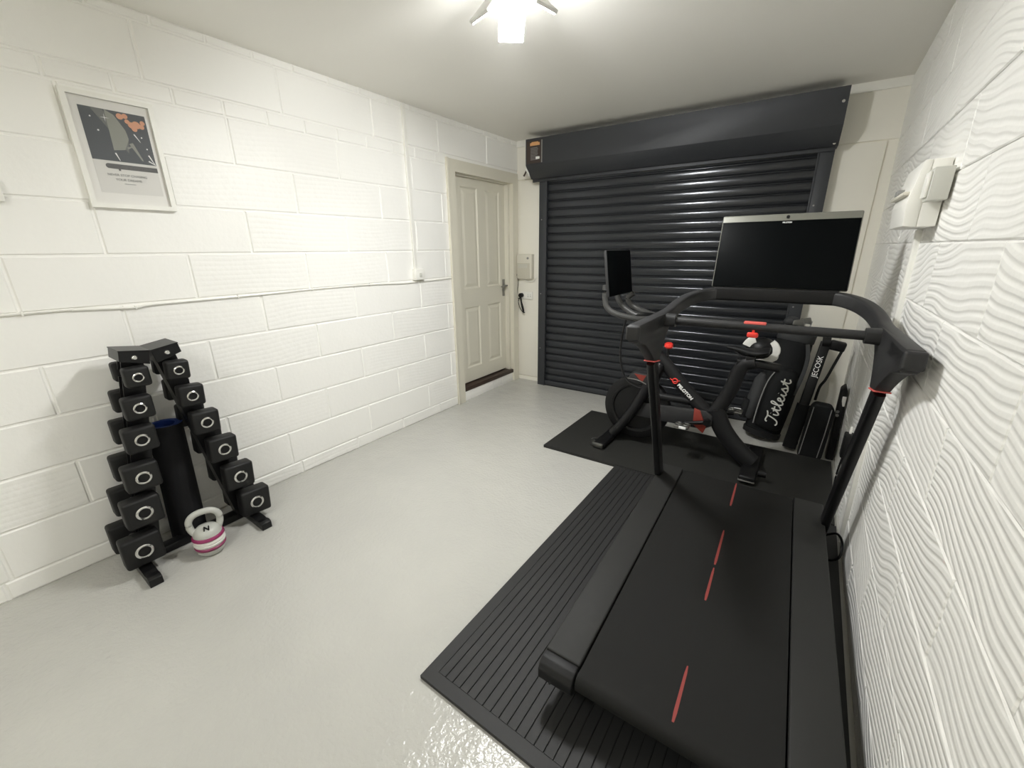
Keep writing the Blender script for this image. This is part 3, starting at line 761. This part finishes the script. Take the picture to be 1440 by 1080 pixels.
mb = MB(); mb.box((-.044, yb_ - .026, zb_ - .042), (-.003, yb_ - .010, zb_ - .020), .0075, 3); mb.box((-.028, yb_ - .014, zb_ - .022), (-.018, yb_ - .006, zb_ - .010), .002); S(mb, 'safety_key', M['red'], cb_)
# screen, leaning back
sw_, shh = .575, .362
tl = math.radians(14)
sm = frame_mtx((.008, 1.625, 1.405), (1, 0, 0), (0, math.sin(tl), math.cos(tl)))
# local x right, y up the screen, z towards the user
def smb(lo, hi, bev, seg=3):
    t = MB(); t.box(lo, hi, bev, seg); bmesh.ops.transform(t.bm, matrix=sm, verts=t.bm.verts); return t
s_ = S(smb((-sw_ / 2, -shh / 2, -.030), (sw_ / 2, shh / 2, 0), .007), 'screen', M['silver'])
S(smb((-sw_ / 2 + .004, -shh / 2 + .002, -.002), (sw_ / 2 - .004, shh / 2 - .034, .0025), .002), 'display_panel', M['screen'], s_)
t_ = MB(); t_.cyl((0, shh / 2 - .017, 0), (0, shh / 2 - .017, .003), .0075, n=16)
bmesh.ops.transform(t_.bm, matrix=sm, verts=t_.bm.verts); S(t_, 'webcam', M['black'], s_)
text('maker_name', 'PELOTON', .0085, M['paint_white'], sm @ Matrix.Translation((0, shh / 2 - .044, .0028)), s_, extrude=.0002, bold=.0003)
mb = MB(); mb.sweep([(.008, 1.61, 1.20), (.008, 1.64, 1.30), (.008, 1.665, 1.36)], rrect(.22, .03, .008), up=(0, 1, 0)); S(mb, 'screen_mount', M['black'])
lp = empty('power_lead', (2.935, 2.2, .03), 'short black cable loop on the floor mat beside the treadmill', 'cable')
mb = MB(); mb.tube([(-.03, .16, -.008), (-.02, .09, .05), (.004, .03, .10), (.022, -.02, .09), (.020, -.06, .04), (-.005, -.05, .0), (-.03, -.02, -.008), (-.045, .1, -.008)], .0055, 8, smooth=6); mb.build('lead', M['black'], lp)

# ------------------------------------------------------------------ exercise bike (drawn in world x, y, z then hung on its root)
bk = empty('exercise_bike', (1.98, 2.9, .0205), 'black indoor exercise bike with a tablet screen by the roller shutter', 'exercise bike')
off = (-1.98, -2.9, -.0185)
def K(mb, name, m, parent=None, ang=40): return mb.build(name, m, parent if parent is not None else bk, ang=ang, offset=off)
yc = 2.90
mb = MB()
# main tube head -> bottom bracket
mb.tube([(1.80, yc, .735), (1.845, yc, .70), (1.93, yc, .62), (2.04, yc, .50), (2.15, yc, .40), (2.23, yc, .34)], .046, 16, smooth=4, up=(0, 1, 0), flat=.8)
# fork legs to the front foot (both sides of the flywheel)
for sy in (-.075, .075):
    mb.tube([(1.86, yc + sy * .3, .66), (1.82, yc + sy * .9, .56), (1.74, yc + sy, .36), (1.64, yc + sy, .18), (1.565, yc + sy, .075)], .034, 12, smooth=4)
# lower stay
mb.tube([(1.80, yc - .05, .435), (1.95, yc - .03, .43), (2.10, yc, .425)], .026, 12, smooth=4)
# seat tube with forward-swept bend
mb.tube([(2.21, yc, .33), (2.275, yc, .44), (2.325, yc, .58), (2.345, yc, .68), (2.375, yc, .735), (2.43, yc, .755)], .044, 16, smooth=4, up=(0, 1, 0), flat=.8)
# rear leg
mb.tube([(2.245, yc, .40), (2.30, yc, .28), (2.37, yc, .19), (2.45, yc, .115), (2.51, yc, .075)], .060, 16, smooth=4, up=(0, 1, 0), flat=.85)
fr = K(mb, 'frame', M['shroud'])
dm = V((1.13, 0, -.99)).normalized()
c0 = V((1.985, yc - .0475, .553))
mx_ = frame_mtx(c0 + dm * .085, dm, (.66, 0, .75))
text('lettering', 'PELOTON', .030, M['paint_white'], Matrix.Translation(off) @ mx_, fr, extrude=.001, bold=.0012)
mb = MB(); mb.torus(c0 + V((-.010, .002, .010)), .017, .0042, 'y', 20, 8); mb.tube([c0 + V((-.045, .002, .024)), c0 + V((-.018, .002, .004)), c0 + V((.022, .002, .016))], .003, 6)
K(mb, 'badge', M['red'], fr)
mb = MB(); mb.box((1.50, 2.615, .030), (1.585, 3.18, .068), .012, 3); fs = K(mb, 'front_stabilizer', M['black'])
mb = MB(); mb.cyl((1.485, 2.64, .048), (1.485, 2.672, .048), .027, n=18); mb.box((1.495, 2.607, .026), (1.575, 2.625, .066), .008); K(mb, 'transport_wheel', M['steel'], fs)
mb = MB(); mb.box((2.46, 2.675, .030), (2.555, 3.18, .075), .014, 3); rs = K(mb, 'rear_stabilizer', M['black'])
mb = MB(); mb.tube([(2.462, 2.672, .045), (2.505, 2.667, .047), (2.553, 2.672, .045)], .006, 8, smooth=4); K(mb, 'end_trim', M['steel'], rs)
for x, y in ((1.54, 2.66), (1.54, 3.14), (2.51, 2.72), (2.51, 3.14)):
    mb = MB(); mb.lathe([(.024, .0235), (.024, .029), (.012, .031), (.010, .036)], (x, y, -.0015), 'z', 16); K(mb, 'levelling_foot', M['black'], fs if x < 2 else rs)
mb = MB(); mb.cyl((2.56, 2.77, .075), (2.605, 2.77, .075), .022, n=16); K(mb, 'rear_roller', M['black'], rs)
# flywheel
fc = V((1.712, yc, .302)); Rf = .243
mb = MB(); mb.lathe([(.05, -.028), (.165, -.026), (.17, -.036), (.18, -.040), (.20, -.036), (.232, -.034), (Rf, -.026), (Rf, .026), (.232, .034), (.18, .036), (.05, .028)], fc, 'y', 64)
fw = K(mb, 'flywheel', M['black'])
mb = MB(); mb.torus(fc + V((0, -.036, 0)), .185, .005, 'y', 56, 8); K(mb, 'rim_ring', M['blackmetal'], fw)
mb = MB(); mb.cyl(fc + V((0, -.05, 0)), fc + V((0, .05, 0)), .03, n=24); K(mb, 'hub', M['blackmetal'], fw)
mb = MB(); q = [(1.64, .515), (1.655, .565), (1.70, .585), (1.80, .575), (1.815, .53), (1.76, .50), (1.70, .49)]
mb.prism([(x, yc - .05, z) for x, z in q], (0, .1, 0), .012, 2); bc = K(mb, 'brake_cover', M['charcoal'])
mb = MB(); mb.prism([(1.688, yc - .0525, .572), (1.775, yc - .0525, .568), (1.750, yc - .0525, .515)], (0, .003, 0)); K(mb, 'warning_mark', M['redguard'], bc)
# belt guard
mb = MB(); mb.prism([(x, yc - .06, z) for x, z in [(1.72, .36), (2.20, .395), (2.245, .36), (2.245, .29), (2.19, .255), (1.72, .25)]], (0, .022, 0), .01, 2); K(mb, 'chain_guard', M['charcoal'])
mb = MB(); mb.prism([(x, yc - .078, z) for x, z in [(2.125, .405), (2.165, .395), (2.215, .28), (2.20, .235), (2.13, .285)]], (0, .012, 0), .005, 2); K(mb, 'guard_cover', M['redguard'])
# cranks and pedals
cc = V((2.215, yc - .09, .325))
def crank(sy, dx, dz):
    mb = MB(); a = V((2.215, yc + sy * .09, .325)); b = a + V((dx, 0, dz))
    mb.cyl(a + V((0, .03 * -sy, 0)), a + V((0, .014 * sy, 0)), .02, n=18); mb.tube([a, b], .011, 10, scales=[1.3, 1]); ck = K(mb, 'crank', M['blackmetal'])
    mb = MB(); e = b + V((0, sy * .055, 0)); mb.box(e - V((.045, .04, .009)), e + V((.045, .04, .009)), .005); mb.cyl(b, e, .007, n=10)
    for q in (-.04, .04): mb.torus(e + V((q * .6, 0, .012)), .02, .003, 'z', 14, 6)
    pd = K(mb, 'pedal', M['steel'], ck)
    mb = MB(); mb.box(e + V((-.015, -.046 if sy < 0 else .04, -.008)), e + V((.03, -.040 if sy < 0 else .046, .010)), .001); K(mb, 'reflector', M['paint_white'], pd)
crank(-1, -.135, -.035); crank(1, .135, .035)
# head, knob
mb = MB(); mb.cyl((1.892, yc, .665), (1.895, yc, .775), .010, n=12); K(mb, 'knob_stem', M['blackmetal'])
mb = MB(); mb.lathe([(.0001, -.012), (.022, -.014), (.030, -.004), (.028, .016), (.016, .026), (.0001, .028)], (1.896, yc, .792), 'z', 20); K(mb, 'resistance_knob', M['red'])
mb = MB(); mb.sweep([(1.80, yc, .70), (1.775, yc, .84), (1.755, yc, .965)], rrect(.05, .065, .015), up=(1, 0, 0)); K(mb, 'handlebar_post', M['blackmetal'])
mb = MB()
mb.tube([(1.49, 2.70, 1.205), (1.492, 2.70, 1.11), (1.515, 2.70, 1.05), (1.58, 2.71, 1.012), (1.70, 2.76, .985), (1.77, 2.84, .980), (1.78, 2.90, .98), (1.77, 2.96, .980), (1.70, 3.04, .985), (1.60, 3.09, 1.005), (1.535, 3.10, 1.035), (1.508, 3.10, 1.08), (1.55, 3.10, 1.12)], .0195, 12, smooth=5)
mb.tube([(1.74, 2.80, .983), (1.86, 2.78, .985), (1.92, 2.80, .985)], .015, 10, smooth=4); mb.tube([(1.74, 3.0, .983), (1.86, 3.02, .985), (1.92, 3.0, .985)], .015, 10, smooth=4)
hb_ = K(mb, 'handlebar', M['bar_grey'])
mb = MB(); mb.box((1.66, 2.80, .985), (1.93, 3.0, .998), .004); K(mb, 'bar_tray', M['black'])
mb = MB(); mb.tube([(1.80, yc, .975), (1.66, yc, .985), (1.565, yc, 1.03), (1.51, yc, 1.09), (1.495, yc, 1.15)], .020, 12, smooth=5); K(mb, 'tablet_arm', M['bar_grey'])
# tablet faces the saddle
ta = .135
tmx = frame_mtx((1.528, 2.85, 1.280), (.008, 1, 0), (-math.sin(ta), 0, math.cos(ta)))
def tb(lo, hi, bev):
    t = MB(); t.box(lo, hi, bev, 3); bmesh.ops.transform(t.bm, matrix=tmx, verts=t.bm.verts); return t
tbx = K(tb((-.213, -.150, -.020), (.213, .152, 0), .007), 'tablet', M['charcoal'])
K(tb((-.209, -.147, -.003), (.209, .149, .002), .002), 'display_panel', M['screen'], tbx)
# cable
mb = MB(); mb.tube([(1.60, 2.86, 1.0), (1.58, 2.85, .87), (1.575, 2.84, .72), (1.60, 2.83, .60), (1.65, 2.82, .52), (1.74, 2.82, .48), (1.80, 2.83, .50)], .0075, 8, smooth=6); K(mb, 'cable', M['black'])
mb = MB(); mb.tube([(1.66, 2.80, .545), (1.74, 2.79, .545), (1.80, 2.80, .52)], .004, 8, smooth=6); K(mb, 'brake_wire', M['steel'])
# saddle
mb = MB(); mb.sweep([(2.33, yc, .742), (2.45, yc, .745), (2.565, yc, .735)], rrect(.05, .05, .012), up=(0, 0, 1)); K(mb, 'saddle_slider', M['blackmetal'])
mb = MB()
st_ = [(2.262, .010, .832, .012), (2.285, .022, .833, .018), (2.335, .026, .826, .022), (2.385, .045, .818, .026), (2.43, .070, .820, .028), (2.47, .080, .830, .028), (2.495, .070, .836, .020)]
rings = []
for x, hw, z, th in st_:
    rg = []
    for k in range(14):
        a = 2 * PI * k / 14
        rg.append(mb.bm.verts.new((x, yc + hw * math.cos(a), z + th * math.sin(a) * (.6 if math.sin(a) > 0 else 1))))
    rings.append(rg)
for A1, B1 in zip(rings, rings[1:]):
    for j in range(14): mb.bm.faces.new((A1[j], A1[(j + 1) % 14], B1[(j + 1) % 14], B1[j]))
mb.bm.faces.new(rings[0]); mb.bm.faces.new(rings[-1])
sd = K(mb, 'saddle', M['rubber'], ang=60)
mb = MB()
for sy in (-.022, .022): mb.tube([(2.31, yc + sy * .6, .812), (2.36, yc + sy, .785), (2.44, yc + sy, .785), (2.47, yc + sy * 1.4, .81)], .0045, 8, smooth=4)
mb.box((2.375, yc - .03, .765), (2.425, yc + .03, .792), .004); K(mb, 'saddle_rail', M['blackmetal'], sd)

# helmet on the far side of the saddle
hm = empty('cycling_helmet', (2.437, 3.075, .765), 'white and black helmet hanging behind the bike saddle', 'helmet')
mb = MB(); n = 28
mb.ball((0, 0, .045), .088, (1, .95, .85), 28); mb.build('shell', M['black'], hm)
mb = MB()
def arc(c, R, a0, a1, axis_y, k=16, sx=1., sz=1.): return [V((c[0] + R * sx * math.cos(a0 + (a1 - a0) * i / k), c[1] + axis_y, c[2] + R * sz * math.sin(a0 + (a1 - a0) * i / k))) for i in range(k + 1)]
mb.sweep(arc((0, 0, .045), .086, math.radians(-110), math.radians(50), -.045, 18, 1, .9), rrect(.045, .020, .007), up=(0, 1, 0), scales=[.5, .7, .9, 1, 1, 1, 1, 1, 1, 1.2, 1.1, .9, 1, 1, 1, .9, .9, .8, .7])
mb.sweep(arc((0, 0, .045), .084, math.radians(165), math.radians(118), -.045, 10, 1, .9), rrect(.055, .022, .008), up=(0, 1, 0))
mb.build('white_trim', M['kb_white'], hm)
mb = MB(); mb.tube([(-.06, .02, .0), (-.03, -.06, -.05), (.03, -.06, -.055), (.07, .02, -.01)], .005, 8, smooth=6); mb.build('strap', M['black'], hm)

# ------------------------------------------------------------------ bags and gear in the corner
gb = empty('golf_bag', (2.50, 3.56, 0), 'black golf bag with white script lettering leaning in the back corner', 'golf bag')
ga, gt = V((0, 0, .0)), V((.115, .165, .86))
ax = (gt - ga).normalized(); gu = (V((1, 0, 0)) - ax * ax.x).normalized(); gv = ax.cross(gu)
def gp(u, v, h): return ga + ax * h + gu * u + gv * v
def gtube(mb, hs, ru, rv, n=28, cu=0., cv=0.):
    rings = []
    for h, a, b in zip(hs, ru, rv): rings.append([mb.bm.verts.new(gp(cu + a * math.cos(2 * PI * k / n), cv + b * math.sin(2 * PI * k / n), h)) for k in range(n)])
    for A1, B1 in zip(rings, rings[1:]):
        for j in range(n): mb.bm.faces.new((A1[j], A1[(j + 1) % n], B1[(j + 1) % n], B1[j]))
    mb.bm.faces.new(rings[0][::-1]); mb.bm.faces.new(rings[-1])
mb = MB(); gtube(mb, [.04, .08, .3, .55, .75, .80], [.112, .124, .130, .126, .120, .114], [.098, .110, .116, .112, .106, .10]); mb.build('body', M['fabric'], gb, ang=50)
mb = MB(); gtube(mb, [.022, .03, .07, .075], [.105, .130, .132, .124], [.092, .115, .118, .11]); mb.build('base_boot', M['rubber'], gb, ang=40)
mb = MB(); gtube(mb, [.78, .79, .86, .87], [.114, .122, .124, .118], [.10, .108, .110, .104]); mb.build('top_cuff', M['fabric2'], gb, ang=40)
# front pocket (towards the room, carries the lettering)
mb = MB(); pk = []
for h, a in ((.10, .080), (.13, .100), (.30, .106), (.46, .102), (.55, .078), (.58, .050)): pk.append((h, a))
rings = []
for h, a in pk:
    dpt = .165 if .12 < h < .56 else .12
    rings.append([mb.bm.verts.new(gp(.02 + q * a, -(.06 + (dpt - .06) * (1 - abs(q) ** 4)), h)) for q in [-1 + 2 * k / 12 for k in range(13)]])
for A1, B1 in zip(rings, rings[1:]):
    for j in range(12): mb.bm.faces.new((A1[j], A1[j + 1], B1[j + 1], B1[j]))
mb.bm.faces.new(rings[0]); mb.bm.faces.new(rings[-1]); fp = mb.build('front_pocket', M['fabric'], gb, ang=60)
# side pockets
mb = MB(); gtube(mb, [.13, .15, .30, .45, .50], [.03, .048, .055, .05, .025], [.045, .07, .075, .07, .04], 20, -.115, -.035); sp_ = mb.build('side_pocket', M['fabric2'], gb, ang=60)
mb = MB(); gtube(mb, [.13, .14, .27, .28], [.03, .034, .036, .03], [.055, .06, .06, .05], 18, -.155, -.045); mb.build('ball_pocket', M['fabric'], gb, ang=50)
mb = MB(); mb.tube([gp(-.07, -.145, .12), gp(-.078, -.152, .3), gp(-.07, -.15, .46), gp(-.04, -.14, .56)], .0045, 8, smooth=5); mb.build('zip', M['greyline'], fp)
mb = MB(); mb.sweep(curve([gp(.085, -.085, .78), gp(.115, -.085, .68), gp(.122, -.088, .55), gp(.112, -.09, .40)], 6), rrect(.026, .006, .0025), up=(0, -1, 0)); mb.build('shoulder_strap', M['fabric2'], gb)
# embroidered script name
def stroke(pts): return [(x, y) for x, y in pts]
word = [
 [(-.02, .62), (.0, .72), (.10, .74), (.22, .70), (.36, .74), (.46, .82)],
 [(.26, .70), (.22, .45), (.16, .20), (.08, .02), (-.04, -.02), (-.10, .06)],
 [(.36, .40), (.36, .20), (.40, .08), (.48, .14), (.56, .34), (.62, .62), (.60, .40), (.60, .16), (.66, .06), (.74, .14)],
 [(.50, .44), (.74, .46)],
 [(.74, .14), (.86, .40), (.94, .68), (.90, .78), (.84, .68), (.82, .36), (.86, .10), (.94, .06), (1.04, .20), (1.14, .34), (1.12, .44), (1.04, .40), (1.02, .20), (1.10, .06), (1.22, .12), (1.32, .38)],
 [(1.32, .38), (1.30, .16), (1.36, .06), (1.44, .14), (1.56, .42), (1.58, .40)],
 [(1.56, .42), (1.64, .22), (1.62, .08), (1.52, .06), (1.48, .12)],
 [(1.62, .08), (1.74, .16), (1.84, .40), (1.90, .64), (1.88, .36), (1.88, .14), (1.96, .06), (2.06, .16)],
 [(1.76, .44), (2.04, .46)],
 [(.385, .55), (.39, .57)], [(1.345, .52), (1.35, .54)]]
mb = MB(); K_ = .164
for s_ in word:
    mb.tube([gp(.075 - y * K_ * .62 + .0, -(.166 + .004), .172 + x * K_) for x, y in s_], .0050, 6, smooth=4, up=tuple(-gv))
mb.build('lettering', M['thread'], fp)
# clubs
def club(u, v, h, m, name, lab, hs):
    o = empty(name, V((2.50, 3.56, 0)) + gp(u, v, .875), lab, 'golf club', group='clubs in the golf bag')
    mb = MB(); mb.cyl((0, 0, 0), ax * h, .005, n=8); mb.build('shaft', M['steel'], o)
    mb = MB(); e = ax * h; hs(mb, e); mb.build('club_head', m, o)
def iron(mb, e): mb.prism([e + V((0, 0, -.01)), e + V((-.015, -.01, .03)), e + V((-.07, -.03, .022)), e + V((-.075, -.03, -.012)), e + V((-.01, -.005, -.02))], (.004, -.016, 0), .003, 1)
def cover(mb, e): mb.ball(e + V((-.02, -.01, .0)), .045, (1.2, .9, .75), 16)
club(.06, .02, .075, M['steel'], 'golf_iron', 'steel iron golf club standing rightmost in the golf bag', iron)
club(.02, -.04, .05, M['steel'], 'golf_iron', 'steel iron golf club in the middle of the golf bag', iron)
club(-.04, .0, .055, M['fabric2'], 'golf_wood', 'covered golf wood standing leftmost in the golf bag', cover)

tr = empty('folding_trolley', (2.74, 3.52, 0), 'black folding trolley with a lettered arm beside the golf bag', 'trolley')
off = (-2.74, -3.52, 0)
a0, a1 = V((2.702, 3.435, .02)), V((2.787, 3.60, .80))
mb = MB(); m_ = a0 + (a1 - a0) * .42; mb.sweep([a0, m_], rrect(.085, .065, .02), up=(0, 1, 0)); mb.build('lower_column', M['fabric'], tr, offset=off)
mb = MB(); mb.sweep([m_ - (a1 - a0) * .02, a1], rrect(.062, .035, .010), up=(0, 1, 0)); arm = mb.build('arm', M['black'], tr, offset=off)
ad_ = (a1 - a0).normalized(); pc = a0 + (a1 - a0) * .78
text('lettering', 'JECOSK', .046, M['paint_white'], Matrix.Translation(off) @ frame_mtx(pc + V((0, -.0195, 0)), ad_, (-1, 0, 0)), arm, extrude=.0008)
mb = MB(); mb.cyl(a1 + V((-.022, 0, -.002)), a1 + V((.026, 0, .0)), .036, n=22); mb.box(a1 + V((.02, -.03, -.055)), a1 + V((.115, .03, .012)), .014, 3, rot=Matrix.Rotation(.16, 3, 'Y')); mb.build('hinge', M['black'], tr, offset=off)
mb = MB(); mb.tube([a1 + V((.098, -.005, -.055)), a1 + V((.072, -.01, -.16)), a1 + V((.045, -.01, -.27)), a1 + V((.022, -.01, -.33)), a1 + V((.012, -.02, -.43))], .009, 10, smooth=5); mb.build('rod', M['black'], tr, offset=off)
for x, y in ((2.715, 3.50),):
    mb = MB(); mb.cyl((x, y, .042), (x, y + .03, .042), .04, n=22); mb.build('wheel', M['rubber'], tr, offset=off)

cb2 = empty('carry_bag', (2.822, 3.415, 0), 'upright black carry bag with grey piping in front of the trolley', 'bag')
mb = MB(); mb.prism([(-.068, -.06, .002), (.078, -.06, .002), (.095, -.055, .36), (.065, -.05, .405), (-.03, -.05, .41), (-.052, -.055, .37)], (0, .085, 0), .018, 3); bd_ = mb.build('body', M['fabric'], cb2)
for xs in ((-.055, -.030), (.050, .070)):
    mb = MB(); mb.tube([(xs[0], -.063, .02), (xs[0] + .012, -.064, .2), (xs[1], -.058, .385)], .003, 6, smooth=5); mb.build('piping', M['greyline'], bd_)
hc = empty('hard_case', (2.945, 3.47, 0), 'slim black hard case with a white label against the right wall', 'case')
mb = MB(); mb.prism([(-.02, -.07, .002), (.024, -.07, .002), (.016, -.03, .50), (.004, -.03, .535), (-.022, -.04, .51)], (0, .12, 0), .008, 2); hb2 = mb.build('body', M['black'], hc)
MB().box((-.008, -.040, .40), (.014, -.0365, .47), .001).build('paper_label', M['paper'], hb2)
mb = MB(); mb.cyl((-.016, -.045, .36), (-.016, -.052, .36), .010, n=14); mb.cyl((-.014, -.050, .335), (-.014, -.055, .335), .010, n=14); mb.build('latch', M['steel'], hb2)

# ------------------------------------------------------------------ ceiling lamp, plus an added unseen fill lamp: folding LED leaves round a hub
def lamp(loc, label, group_az, led):
    lm = empty('ceiling_lamp', loc, label, 'lamp')
    mb = MB(); mb.lathe([(.035, -.001), (.035, -.02), (.048, -.03), (.05, -.075), (.03, -.085), (.0001, -.087)], (0, 0, 0), 'z', 28, cap=False); mb.build('hub', M['lamp_back'], lm)
    ln, wd = .17, .115
    for az, tilt in group_az:
        d_ = V((math.cos(az), math.sin(az), 0)); s_ = V((-d_.y, d_.x, 0))
        out = (d_ * math.cos(tilt) - V((0, 0, 1)) * math.sin(tilt)).normalized()
        nrm = s_.cross(out); nrm = nrm if nrm.z < 0 else -nrm
        m = Matrix((out, s_, -nrm)).transposed().to_4x4(); m.translation = d_ * .055 + V((0, 0, -.055))
        b = MB(); b.box((0, -wd / 2, 0), (ln, wd / 2, .014), .004); bmesh.ops.transform(b.bm, matrix=m, verts=b.bm.verts); lf = b.build('leaf', M['lamp_back'], lm)
        b = MB(); b.box((.006, -wd / 2 + .006, -.004), (ln - .006, wd / 2 - .006, .0), .001); bmesh.ops.transform(b.bm, matrix=m, verts=b.bm.verts); b.build('led_panel', led, lf)
D_ = math.radians
lamp((1.47, 1.65, H), 'bright white folding LED ceiling lamp at the top of the picture', ((D_(128), .50), (D_(255), .85), (D_(-12), .72)), M['led'])
lamp((1.455, -.85, H), 'unseen fill lamp added on the ceiling behind the camera', ((D_(90), .15), (D_(210), .15), (D_(330), .15)), M['led_fill'])  # added out of view only to brighten the near walls and floor

# ------------------------------------------------------------------ world, camera, view
w = bpy.data.worlds.new('World'); sc.world = w; w.use_nodes = True
w.node_tree.nodes['Background'].inputs[0].default_value = (.8, .8, .78, 1); w.node_tree.nodes['Background'].inputs[1].default_value = .0
cam = bpy.data.cameras.new('camera'); co = bpy.data.objects.new('camera', cam); COL.objects.link(co)
cam.sensor_width = 36; cam.sensor_fit = 'HORIZONTAL'; cam.lens = 579.4415 / 1440 * 36; cam.clip_start = .02; cam.clip_end = 50
r_, u_, f_ = V((.816699, .576976, -.010039)), V((-.171643, .259493, .95037)), V((-.550946, .774443, -.310961))
m = Matrix((r_, u_, -f_)).transposed().to_4x4(); m.translation = V((2.628934, -.014103, 1.444703)); co.matrix_world = m
sc.camera = co
vs = sc.view_settings; vs.view_transform = 'Standard'; vs.look = 'None'; vs.gamma = 1; vs.use_curve_mapping = False; vs.exposure = .10
cy = sc.cycles; cy.use_denoising = True; cy.max_bounces = 14; cy.diffuse_bounces = 10; cy.glossy_bounces = 6; cy.sample_clamp_indirect = 10
